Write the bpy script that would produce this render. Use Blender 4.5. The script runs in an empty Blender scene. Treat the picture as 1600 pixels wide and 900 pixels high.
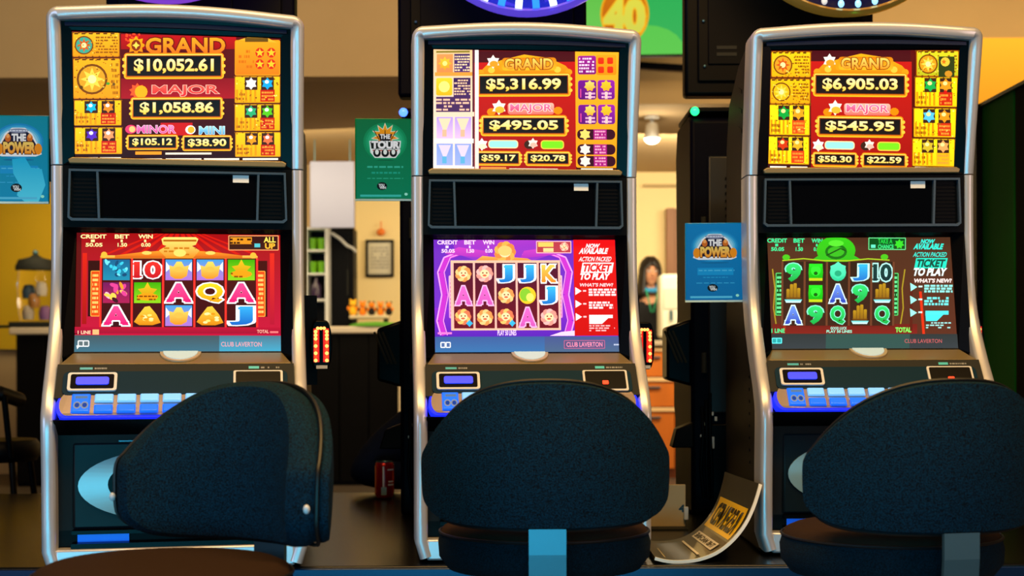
import bpy, bmesh, math, random
from mathutils import Vector, Matrix
random.seed(7)
PI = math.pi
SC = bpy.context.scene
COL = SC.collection

# ------------------------------------------------------------------ camera
CY = 552.0
F = 2222.0
cam_d = bpy.data.cameras.new('camera')
cam_d.sensor_width = 36.0
cam_d.lens = F/1600*36
cam_d.shift_y = (CY-450)/1600
cam_d.dof.use_dof = True
cam_d.dof.focus_distance = 3.25
cam_d.dof.aperture_fstop = 4.5
cam = bpy.data.objects.new('camera', cam_d)
COL.objects.link(cam)
cam.matrix_world = Matrix.Translation((0, 0, 1.0)) @ Matrix.Rotation(PI/2, 4, 'X') @ Matrix.Rotation(math.radians(-0.22), 4, 'Z')
SC.camera = cam

# ------------------------------------------------------------------ world, exposure
w = bpy.data.worlds.new('world'); SC.world = w; w.use_nodes = True
w.node_tree.nodes['Background'].inputs[0].default_value = (0.35, 0.45, 0.6, 1)
w.node_tree.nodes['Background'].inputs[1].default_value = 0.05
SC.view_settings.view_transform = 'Standard'
SC.view_settings.look = 'None'
SC.view_settings.exposure = 0.0
SC.view_settings.gamma = 1.0

# ------------------------------------------------------------------ room lamps and added fill lights
def area(name, loc, target, size, size_y, power, color):
    d = bpy.data.lights.new(name, 'AREA'); d.shape = 'RECTANGLE'; d.size = size; d.size_y = size_y
    d.energy = power; d.color = color
    o = bpy.data.objects.new(name, d); COL.objects.link(o); o.location = loc
    o.rotation_euler = (Vector(target)-Vector(loc)).to_track_quat('-Z', 'Y').to_euler()
    return o
area('ceiling_panel_light', (0.2, 1.9, 3.3), (0.2, 3.1, 0), 3.6, 0.5, 120, (1.0, 0.58, 0.19))
area('ceiling_panel_light', (0.0, 5.8, 3.3), (0.0, 7.9, 2.6), 6.0, 0.6, 70, (1.0, 0.74, 0.40))
area('bar_downlights', (-2.0, 10.2, 2.5), (-1.6, 12.0, 1.2), 4.0, 0.8, 60, (1.0, 0.78, 0.42))
area('bar_downlights', (1.6, 10.4, 2.5), (1.4, 12.2, 1.4), 2.4, 0.8, 110, (1.0, 0.82, 0.52))
area('side_fill_light', (-3.0, -0.6, 1.3), (0.0, 3.2, 1.0), 1.6, 1.8, 42, (0.45, 0.68, 1.0))  # added cool fill from the left front, no window stands there
area('side_fill_light', (3.4, -0.4, 1.9), (0.4, 3.3, 1.2), 1.0, 1.6, 26, (1.0, 0.70, 0.62))  # added warm fill from the right, tints the right-hand rails
area('cyan_fill_light', (-0.4, -0.9, 0.35), (0.0, 3.1, 0.65), 2.6, 0.3, 42, (0.03, 0.70, 1.0))  # added cyan fill, low behind the camera, for rails and stools
area('end_wall_fill_light', (3.0, 7.7, 3.3), (2.9, 8.4, 2.3), 2.5, 0.2, 26, (1.0, 0.75, 0.35))  # added fill without a fixture, brightens the ochre end wall

# ------------------------------------------------------------------ helpers
def lin(c):
    if isinstance(c, str):
        c = c.lstrip('#')
        c = [int(c[i:i+2], 16)/255 for i in (0, 2, 4)]
    return tuple((x/12.92 if x <= .04045 else ((x+.055)/1.055)**2.4) for x in c)

def mat(name, col, rough=.5, metal=0., emit=None, strength=0., noise=0., nscale=40., bump=0., col2=None, coat=0., spec=.5, alpha=1., trans=0., streak=None):
    m = bpy.data.materials.new(name); m.use_nodes = True
    nt = m.node_tree; b = nt.nodes['Principled BSDF']
    c = lin(col)
    b.inputs['Base Color'].default_value = (*c, 1)
    b.inputs['Roughness'].default_value = rough
    b.inputs['Metallic'].default_value = metal
    b.inputs['Specular IOR Level'].default_value = spec
    b.inputs['Coat Weight'].default_value = coat
    b.inputs['Alpha'].default_value = alpha
    b.inputs['Transmission Weight'].default_value = trans
    if emit:
        b.inputs['Emission Color'].default_value = (*lin(emit), 1)
        b.inputs['Emission Strength'].default_value = strength
    if noise or bump:
        tc = nt.nodes.new('ShaderNodeTexCoord'); n = nt.nodes.new('ShaderNodeTexNoise')
        n.inputs['Scale'].default_value = nscale; n.inputs['Detail'].default_value = 4
        if streak:
            mp = nt.nodes.new('ShaderNodeMapping'); mp.inputs['Scale'].default_value = streak
            nt.links.new(tc.outputs['Object'], mp.inputs['Vector']); nt.links.new(mp.outputs['Vector'], n.inputs['Vector'])
        else:
            nt.links.new(tc.outputs['Object'], n.inputs['Vector'])
        if noise:
            r = nt.nodes.new('ShaderNodeValToRGB')
            r.color_ramp.elements[0].position = .5-.5*(1-noise)*.6; r.color_ramp.elements[1].position = .5+.5*(1-noise)*.6
            c2 = lin(col2) if col2 else tuple(x*(1-noise) for x in c)
            r.color_ramp.elements[0].color = (*c2, 1); r.color_ramp.elements[1].color = (*c, 1)
            nt.links.new(n.outputs['Fac'], r.inputs['Fac']); nt.links.new(r.outputs['Color'], b.inputs['Base Color'])
        if bump:
            bp = nt.nodes.new('ShaderNodeBump'); bp.inputs['Strength'].default_value = bump; bp.inputs['Distance'].default_value = .002
            nt.links.new(n.outputs['Fac'], bp.inputs['Height']); nt.links.new(bp.outputs['Normal'], b.inputs['Normal'])
    return m

def attr_mat(name, strength=0., rough=.2, coat=0.):
    m = bpy.data.materials.new(name); m.use_nodes = True
    nt = m.node_tree; b = nt.nodes['Principled BSDF']
    a = nt.nodes.new('ShaderNodeAttribute'); a.attribute_name = 'Print'
    b.inputs['Roughness'].default_value = rough; b.inputs['Coat Weight'].default_value = coat
    b.inputs['Specular IOR Level'].default_value = .12 if strength else .5
    if strength:
        b.inputs['Base Color'].default_value = (.004, .004, .005, 1)
        nt.links.new(a.outputs['Color'], b.inputs['Emission Color']); b.inputs['Emission Strength'].default_value = strength
    else:
        nt.links.new(a.outputs['Color'], b.inputs['Base Color'])
    return m

class MB:
    def __init__(s): s.v = []; s.f = []; s.m = []; s.mi = 0
    def add(s, vs, fs):
        o = len(s.v); s.v += [tuple(v) for v in vs]
        for f in fs: s.f.append(tuple(i+o for i in f)); s.m.append(s.mi)
        return s
    def box(s, c, d, rz=0):
        hx, hy, hz = d[0]/2, d[1]/2, d[2]/2; vs = []
        for x, y, z in ((-1,-1,-1),(1,-1,-1),(1,1,-1),(-1,1,-1),(-1,-1,1),(1,-1,1),(1,1,1),(-1,1,1)):
            p = Vector((x*hx, y*hy, z*hz))
            if rz: p = Matrix.Rotation(rz, 3, 'Z') @ p
            vs.append((c[0]+p.x, c[1]+p.y, c[2]+p.z))
        return s.add(vs, [(0,3,2,1),(4,5,6,7),(0,1,5,4),(1,2,6,5),(2,3,7,6),(3,0,4,7)])
    def b6(s, x0, x1, y0, y1, z0, z1): return s.box(((x0+x1)/2, (y0+y1)/2, (z0+z1)/2), (abs(x1-x0), abs(y1-y0), abs(z1-z0)))
    def hexa(s, bot, top):   # 4 lower + 4 upper points, both counter clockwise from above
        return s.add(list(bot)+list(top), [(3,2,1,0),(4,5,6,7),(0,1,5,4),(1,2,6,5),(2,3,7,6),(3,0,4,7)])
    def prism(s, pts, a, b, axis='y'):
        n = len(pts); vs = []
        for h in (a, b):
            for p in pts:
                vs.append({'y': (p[0], h, p[1]), 'x': (h, p[0], p[1]), 'z': (p[0], p[1], h)}[axis])
        return s.add(vs, [tuple(range(n)), tuple(range(2*n-1, n-1, -1))]+[(i+n, (i+1) % n+n, (i+1) % n, i) for i in range(n)])
    def lathe(s, prof, c=(0,0,0), n=28, axis='z', sx=1., sy=1.):
        vs = []; fs = []
        for r, h in prof:
            for k in range(n):
                a = 2*PI*k/n; p = (r*math.cos(a)*sx, r*math.sin(a)*sy, h)
                if axis == 'y': p = (p[0], p[2], p[1])
                if axis == 'x': p = (p[2], p[0], p[1])
                vs.append((c[0]+p[0], c[1]+p[1], c[2]+p[2]))
        for i in range(len(prof)-1):
            for k in range(n):
                fs.append((i*n+k, i*n+(k+1) % n, (i+1)*n+(k+1) % n, (i+1)*n+k))
        if prof[0][0] > 1e-5: fs.append(tuple(range(n-1, -1, -1)))
        if prof[-1][0] > 1e-5: fs.append(tuple((len(prof)-1)*n+k for k in range(n)))
        return s.add(vs, fs)
    def ball(s, c, r, n=16, m=10):
        if not hasattr(r, '__len__'): r = (r, r, r)
        vs = [(c[0], c[1], c[2]-r[2])]; fs = []
        for i in range(1, m):
            t = -PI/2+PI*i/m
            for k in range(n):
                a = 2*PI*k/n
                vs.append((c[0]+r[0]*math.cos(t)*math.cos(a), c[1]+r[1]*math.cos(t)*math.sin(a), c[2]+r[2]*math.sin(t)))
        vs.append((c[0], c[1], c[2]+r[2]))
        for k in range(n):
            fs.append((0, 1+(k+1) % n, 1+k)); L = 1+(m-2)*n
            fs.append((L+k, L+(k+1) % n, len(vs)-1))
        for i in range(m-2):
            for k in range(n):
                a = 1+i*n
                fs.append((a+k, a+(k+1) % n, a+n+(k+1) % n, a+n+k))
        return s.add(vs, fs)
    def tube(s, pts, r, n=10, closed=False):
        P = [Vector(p) for p in pts]; vs = []; fs = []; N = len(P); up = None
        for i, p in enumerate(P):
            a = P[(i-1) % N] if (closed or i > 0) else p
            b = P[(i+1) % N] if (closed or i < N-1) else p
            t = (b-a).normalized()
            if up is None: up = t.orthogonal().normalized()
            up = (up-t*up.dot(t)).normalized(); q = t.cross(up)
            rr = r[i] if hasattr(r, '__len__') else r
            for k in range(n):
                g = 2*PI*k/n; vs.append(tuple(p+up*rr*math.cos(g)+q*rr*math.sin(g)))
        for i in range(N if closed else N-1):
            j = (i+1) % N
            for k in range(n): fs.append((i*n+k, i*n+(k+1) % n, j*n+(k+1) % n, j*n+k))
        if not closed: fs += [tuple(range(n-1, -1, -1)), tuple((N-1)*n+k for k in range(n))]
        return s.add(vs, fs)
    def grid(s, rows, close_u=False):
        vs = [p for r in rows for p in r]; n = len(rows[0]); fs = []
        for i in range(len(rows)-1):
            for k in range(n if close_u else n-1):
                fs.append((i*n+k, i*n+(k+1) % n, (i+1)*n+(k+1) % n, (i+1)*n+k))
        return s.add(vs, fs)

def obj(name, mb, m, parent=None, bevel=0., smooth=False, sub=0, seg=2, angle=35, loc=None):
    me = bpy.data.meshes.new(name); me.from_pydata(mb.v, [], mb.f); me.update()
    ms = m if isinstance(m, (list, tuple)) else [m]
    for x in ms: me.materials.append(x)
    for p, i in zip(me.polygons, mb.m): p.material_index = i
    o = bpy.data.objects.new(name, me); COL.objects.link(o)
    bm = bmesh.new(); bm.from_mesh(me); bmesh.ops.recalc_face_normals(bm, faces=bm.faces); bm.to_mesh(me); bm.free()
    if bevel:
        b = o.modifiers.new('bevel', 'BEVEL'); b.width = bevel; b.segments = seg; b.limit_method = 'ANGLE'; b.angle_limit = math.radians(angle)
    if sub:
        q = o.modifiers.new('sub', 'SUBSURF'); q.levels = sub; q.render_levels = sub
    if smooth or bevel or sub:
        me.shade_smooth()
        if not sub: me.set_sharp_from_angle(angle=math.radians(50 if smooth else 40))
    if parent: o.parent = parent
    if loc: o.location = loc
    return o
def tag(o, label=None, cat=None, group=None, kind=None):
    if label: o['label'] = label
    if cat: o['category'] = cat
    if group: o['group'] = group
    if kind: o['kind'] = kind
    return o
def thing(name, label, cat, loc=(0,0,0), rz=0, group=None):
    o = bpy.data.objects.new(name, None); COL.objects.link(o); o.empty_display_size = .1
    o.location = loc; o.rotation_euler = (0, 0, rz)
    return tag(o, label, cat, group)
def copy_tree(o, parent=None):
    c = o.copy(); COL.objects.link(c); c.parent = parent
    for ch in list(o.children): copy_tree(ch, c)
    return c
def P(px, py, D): return ((px-800)/F*D, D, 1.0+(CY-py)/F*D)
def X(px, D): return (px-800)/F*D
def Z(py, D): return 1.0+(CY-py)/F*D

# ------------------------------------------------------------------ flat print (screens, signs): coloured faces on a flat sheet
_tc = {}
def glyphs(sx, bold):
    k = (sx, bold)
    if k not in _tc:
        cu = bpy.data.curves.new('t', 'FONT'); cu.body = sx; cu.offset = bold; cu.size = 1; cu.resolution_u = 3
        o = bpy.data.objects.new('t', cu); COL.objects.link(o)
        bpy.context.view_layer.update()
        me = bpy.data.meshes.new_from_object(o.evaluated_get(bpy.context.evaluated_depsgraph_get()))
        _tc[k] = ([tuple(v.co[:2]) for v in me.vertices], [tuple(p.vertices) for p in me.polygons])
        bpy.data.objects.remove(o); bpy.data.curves.remove(cu); bpy.data.meshes.remove(me)
    return _tc[k]

def homog(src):   # quad (TL,TR,BR,BL) -> unit square, returned as a function
    (x0,y0),(x1,y1),(x2,y2),(x3,y3) = src
    dx1, dx2, sx = x1-x2, x3-x2, x0-x1+x2-x3
    dy1, dy2, sy = y1-y2, y3-y2, y0-y1+y2-y3
    den = dx1*dy2-dx2*dy1
    g = (sx*dy2-dx2*sy)/den; h = (dx1*sy-sx*dy1)/den
    M = Matrix(((x1-x0+g*x1, x3-x0+h*x3, x0), (y1-y0+g*y1, y3-y0+h*y3, y0), (g, h, 1))).inverted()
    def f(x, y):
        q = M @ Vector((x, y, 1)); return q.x/q.z, q.y/q.z
    return f

class Canvas:
    """flat print; the drawing is laid out on quad src and stands on the sheet tl,tr,br,bl"""
    def __init__(s, src, sheet, eps=1.2e-5):
        s.h = homog(src); s.s = [Vector(p) for p in sheet]; s.n = (s.s[3]-s.s[0]).cross(s.s[1]-s.s[0]).normalized()
        s.v = []; s.f = []; s.c = []; s.k = 0; s.eps = eps
    def pt(s, x, y):
        u, v = s.h(x, y); u = min(max(u, 0), 1); v = min(max(v, 0), 1)
        a = s.s[0].lerp(s.s[1], u); b = s.s[3].lerp(s.s[2], u)
        return a.lerp(b, v)+s.n*s.eps*s.k
    def raw(s, pts, faces, c1, c2=None):
        s.k += 1; o = len(s.v); c1 = lin(c1); c2 = lin(c2) if c2 else c1
        ys = [p[1] for p in pts]; a, b = min(ys), max(ys)
        for p in pts:
            s.v.append(tuple(s.pt(*p))); t = (p[1]-a)/(b-a) if b > a else 0
            s.c.append(tuple(c1[i]*(1-t)+c2[i]*t for i in range(3))+(1,))
        for f in faces: s.f.append(tuple(i+o for i in f))
        return s
    def poly(s, pts, c, c2=None): return s.raw(pts, [tuple(range(len(pts)))], c, c2)
    def rect(s, x0, y0, x1, y1, c, c2=None, r=0):
        if not r: return s.poly([(x0,y0),(x1,y0),(x1,y1),(x0,y1)], c, c2)
        pts = []
        for cx, cy, a0 in ((x1-r,y0+r,-90),(x1-r,y1-r,0),(x0+r,y1-r,90),(x0+r,y0+r,180)):
            for k in range(5):
                a = math.radians(a0+22.5*k); pts.append((cx+r*math.cos(a), cy+r*math.sin(a)))
        return s.poly(pts, c, c2)
    def frame(s, x0, y0, x1, y1, c, t, fill=None, r=0, c2=None, f2=None):
        s.rect(x0, y0, x1, y1, c, c2, r); s.rect(x0+t, y0+t, x1-t, y1-t, fill or '#000000', f2, max(0, r-t)); return s
    def ell(s, cx, cy, rx, ry, c, c2=None, n=20, rot=0):
        pts = []
        for k in range(n):
            a = 2*PI*k/n; x, y = rx*math.cos(a), ry*math.sin(a)
            pts.append((cx+x*math.cos(rot)-y*math.sin(rot), cy+x*math.sin(rot)+y*math.cos(rot)))
        return s.poly(pts, c, c2)
    def star(s, cx, cy, r, r2, n, c, c2=None, rot=0):
        pts = [(cx+(r if k % 2 == 0 else r2)*math.sin(PI*k/n+rot), cy-(r if k % 2 == 0 else r2)*math.cos(PI*k/n+rot)) for k in range(2*n)]
        o = [(cx, cy)]+pts
        return s.raw(o, [(0, i, i % (2*n)+1) for i in range(1, 2*n+1)], c, c2)
    def line(s, pts, w, c):
        for a, b in zip(pts, pts[1:]):
            dx, dy = b[0]-a[0], b[1]-a[1]; L = math.hypot(dx, dy) or 1; nx, ny = -dy/L*w/2, dx/L*w/2
            s.poly([(a[0]+nx,a[1]+ny),(b[0]+nx,b[1]+ny),(b[0]-nx,b[1]-ny),(a[0]-nx,a[1]-ny)], c)
        return s
    def text(s, t, x0, y0, x1, y1, c, c2=None, out=None, ow=.05, bold=.02, shear=0, slab=False):
        v0, _ = glyphs(t, 0)
        ax, bx = min(v[0] for v in v0), max(v[0] for v in v0); ay, by = min(v[1] for v in v0), max(v[1] for v in v0)
        bx = max(bx, ax+.05)
        def T(v):
            u = (v[0]-ax)/(bx-ax); q = (v[1]-ay)/(by-ay)
            return (x0+(x1-x0)*u+shear*(q-.5)*(y1-y0), y1-(y1-y0)*q)
        if out:
            v, f = glyphs(t, bold+ow); s.raw([T(p) for p in v], f, out)
            if slab: s.slabs(t, x0, y0, x1, y1, out, None, (y1-y0)*ow*1.2)
        v, f = glyphs(t, bold); s.raw([T(p) for p in v], f, c, c2)
        if slab: s.slabs(t, x0, y0, x1, y1, c, c2, 0)
        return s
    def slabs(s, t, x0, y0, x1, y1, c, c2, g):
        R = {'A': [(-.06,.88,.3,1),(.7,.88,1.06,1)], 'J': [(.3,0,1.12,.13)], 'K': [(-.1,0,.28,.1),(-.1,.9,.28,1),(.66,0,1.05,.1),(.72,.9,1.12,1)], '10': [(-.13,.9,.27,1),(-.12,.04,.1,.15)]}
        for a, b, d, e in R.get(t, []):
            s.rect(x0+(x1-x0)*a-g, y0+(y1-y0)*b-g, x0+(x1-x0)*d+g, y0+(y1-y0)*e+g, c if b < .5 else (c2 or c))
    def dashes(s, x0, y0, x1, y1, rows, c, fill=.7, gap=.45):
        h = (y1-y0)/rows
        for r in range(rows):
            x = x0; y = y0+r*h
            while x < x1:
                w = random.uniform(.06, .2)*(x1-x0)
                if random.random() < fill: s.rect(x, y+h*gap/2, min(x+w, x1), y+h*(1-gap/2), c)
                x += w+(x1-x0)*.04
        return s
    def build(s, name, m, parent=None):
        me = bpy.data.meshes.new(name); me.from_pydata(s.v, [], s.f); me.update()
        at = me.color_attributes.new('Print', 'FLOAT_COLOR', 'POINT')
        at.data.foreach_set('color', [x for c in s.c for x in c])
        me.materials.append(m); o = bpy.data.objects.new(name, me); COL.objects.link(o)
        if parent: o.parent = parent
        return o

# ------------------------------------------------------------------ materials
M_wall = mat('warm_beige_paint', '#d6b98a', .85, noise=.08, nscale=3)
M_ceil = mat('ceiling_paint', '#c2a67c', .9)
M_cream = mat('cream_paint', '#f2dda6', .8)
M_yellow = mat('yellow_paint', '#e0b80c', .7)
M_ochre = mat('ochre_paint', '#e8a820', .7)
M_floor = mat('floor_vinyl', '#54483c', .5, noise=.3, nscale=6)
M_black = mat('black_plastic', '#030407', .45, spec=.1)
M_gloss = mat('black_gloss', '#010206', .3, spec=.12)
M_body = mat('dark_grey_cabinet', '#101113', .5, bump=.1, nscale=300, spec=.2)
M_navy = mat('navy_black_cabinet', '#020312', .5, spec=.06)
M_rail = mat('satin_silver', '#c8cad2', .3, .4)
M_steel = mat('brushed_steel', '#58808f', .4, .8, bump=.03, nscale=60, streak=(1, 1, 20))
M_trimline = mat('blue_grey_trim', '#41566a', .35, .3)
M_lip = mat('bronze_lip', '#9a8a64', .35, .5)
M_dkgrey = mat('charcoal_plastic', '#2c2e2c', .55, spec=.12)
M_teal = mat('dark_teal_panel', '#042c40', .5, spec=.08)
M_fabric = mat('speckled_navy_fabric', '#033246', .8, noise=.6, nscale=430, bump=.9, col2='#010508', spec=.14)
M_fabdark = mat('dark_seat_fabric', '#032231', .9, noise=.5, nscale=430, bump=.4, col2='#02070a', spec=.2)
M_seat_lit = mat('warm_lit_seat_fabric', '#33241a', .9, noise=.3, nscale=500, bump=.3, spec=.1)  # dark seat fabric with the warm light on its top put into the colour
M_pipe = mat('black_piping', '#02060a', .5)
M_white = mat('white_plastic', '#d8dce0', .4)
M_label = mat('paper_label', '#e6ecee', .6, emit='#ffffff', strength=0)
M_glow_blue = mat('blue_led', '#0518a0', .3, emit='#1424ff', strength=1.6)
M_glow_bill = mat('bill_slot_light', '#0414a0', .4, emit='#0c34f0', strength=1.3)
M_btn = mat('lit_button', '#7fc0ff', .2, emit='#6cb8ff', strength=.75)
M_btn_blue = mat('lit_blue_button', '#2070ff', .2, emit='#0e5cff', strength=.9)
M_deck = mat('silver_deck', '#b9a9a0', .25, .6)
M_tab = mat('frosted_tab', '#bcd9e6', .3, emit='#a8d4e8', strength=.35)
M_edge = mat('pale_edge', '#d8c8a8', .35, .4)
M_red_led = mat('red_led', '#ff2010', .3, emit='#ff3a1c', strength=2.)
M_red_halo = mat('red_halo', '#a01008', .3, emit='#e01808', strength=.9)  # emission stands in for the red halo of the bulbs
M_or_led = mat('orange_led', '#ff8030', .3, emit='#ff9448', strength=3.5)
M_screen = attr_mat('lit_display', 1.3, .35)
M_print = attr_mat('printed_sheet', 0, .35, .2)
M_signlit = attr_mat('backlit_print', .35, .3)
M_table = mat('dark_laminate', '#0b0c0f', .27, noise=.25, nscale=14, spec=.35)
M_wood = mat('orange_wood', '#d8741a', .45, noise=.25, nscale=5, streak=(1, 1, .2))
M_skin = mat('skin', '#c98f6c', .55)
M_hair = mat('dark_hair', '#140c0a', .5)
M_cloth_navy = mat('navy_sleeve_cloth', '#0c1838', .9, noise=.2, nscale=30, spec=.1)
M_cloth_black = mat('black_cloth', '#0c0d12', .9)
M_jeans = mat('dark_jeans', '#101726', .9)
M_glass = mat('clear_glass', '#ffffff', .03, trans=1.)
M_glass.node_tree.nodes['Principled BSDF'].inputs['IOR'].default_value = 1.2

# ------------------------------------------------------------------ the room
def struct(name, mb, m, **k): return tag(obj(name, mb, m, **k), kind='structure')
struct('floor', MB().b6(-7, 7, -4, 14, -.05, 0), M_floor)
struct('ceiling', MB().b6(-7, 7, -4, 9.3, 3.4, 3.45), M_ceil)
struct('wall_left', MB().b6(-7.1, -7, -4, 14, 0, 3.4), M_wall)
struct('wall_right', MB().b6(7, 7.1, -4, 14, 0, 3.4), M_wall)
struct('wall_front', MB().b6(-7, 7, -4.1, -4, 0, 3.4), M_wall)
struct('wall_back', MB().b6(-7, 7, 12.6, 12.7, 0, 2.62), M_cream)
struct('trim_1', MB().b6(-7, -.2, 8.2, 8.35, 2.6, 3.4), M_wall)          # bulkhead over the bar, left run
struct('trim_2', MB().b6(-.2, 7, 9.15, 9.3, 2.6, 3.4).b6(-.2, -.1, 8.2, 9.15, 2.6, 3.4), M_wall)
struct('trim_3', MB().b6(-7, -.1, 8.35, 12.6, 2.6, 2.65).b6(-.1, 7, 9.3, 12.6, 2.6, 2.65), M_ceil)   # lowered ceiling behind the bulkhead
struct('wall_side', MB().b6(-7, X(560, 12), 12.0, 12.6, 1.0+.0, Z(232, 12)).b6(-7, X(560, 12), 12.0, 12.6, 0, 1.0), M_ceil)
struct('trim_4', MB().b6(-5.6, X(80, 11.9)+.35, 11.93, 12.0, 1.05, Z(300, 11.95)), M_yellow)
struct('trim_5', MB().b6(X(1008, 12.5), X(1120, 12.5), 12.53, 12.6, Z(292, 12.5), Z(288, 12.5)), mat('wall_rail', '#b39a6c', .7))
struct('door_1', MB().b6(X(1052, 12), X(1064, 12), 12.45, 12.6, 0, Z(325, 12.4)).b6(X(1064, 12), X(1150, 12), 12.5, 12.6, 0, Z(325, 12.4)), mat('brown_door_wood', '#8a5a36', .5))

# ------------------------------------------------------------------ plinth under the machines
BT = .52
pl = thing('machine_plinth', 'long dark laminate plinth carrying the gaming machines', 'plinth', (0, 0, 0))
obj('plinth_top', MB().b6(-2.4, 1.6, 3.215, 4.93, BT-.035, BT), M_table, pl, bevel=.004)
obj('plinth_body', MB().b6(-2.36, 1.56, 3.30, 4.85, .06, BT-.035), M_navy, pl)
obj('edge_strip', MB().b6(-2.4, 1.6, 3.198, 3.2155, BT-.031, BT-.003), mat('blue_edge_strip', '#0b2b52', .25, .4), pl, bevel=.003)
obj('kick_board', MB().b6(-2.3, 1.5, 3.34, 4.80, 0, .06), M_black, pl)
obj('lower_rail', MB().b6(-2.38, 1.58, 3.205, 3.30, BT-.085, BT-.055), mat('teal_rail', '#12506a', .3, .6), pl, bevel=.003)

# ------------------------------------------------------------------ slot machine
H0 = .48
PROF = [(0,.172),(.2,.176),(.31,.186),(.345,.185),(.39,.158),(.458,.100),(.52,.055),(.58,.022),(.656,.004),(.78,-.002),(.906,0),(1.0,.02),(1.1,.044),(1.2,.068),(1.262,.082)]
def dz(z):
    for (a, da), (b, db) in zip(PROF, PROF[1:]):
        if z <= b:
            t = (z-a)/(b-a); return da+(db-da)*max(0, t)
    return PROF[-1][1]
CS = [(0,.085),(0,.014),(.002,.005),(.006,.0012),(.013,0),(.024,.0015),(.0285,.006),(.030,.014),(.030,.085)]
def sweep_rail(path):
    rows = []
    for i, p in enumerate(path):
        a = Vector(path[max(0, i-1)]); b = Vector(path[min(len(path)-1, i+1)]); t = (b-a).normalized(); n = Vector((t.y, -t.x))
        row = []
        for (u, v) in CS:
            x = p[0]+n.x*u; z = p[1]+n.y*u
            row.append((x, -dz(p[1])+v, z))
        rows.append(row)
    mb = MB().grid(rows)
    k = len(CS); L = len(mb.v)
    mb.f += [tuple(range(k)), tuple(L-k+i for i in range(k))]; mb.m += [0, 0]
    return mb
def arc(cx, cz, r, a0, a1, n=6): return [(cx+r*math.cos(math.radians(a0+(a1-a0)*k/n)), cz+r*math.sin(math.radians(a0+(a1-a0)*k/n))) for k in range(n+1)]

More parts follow.
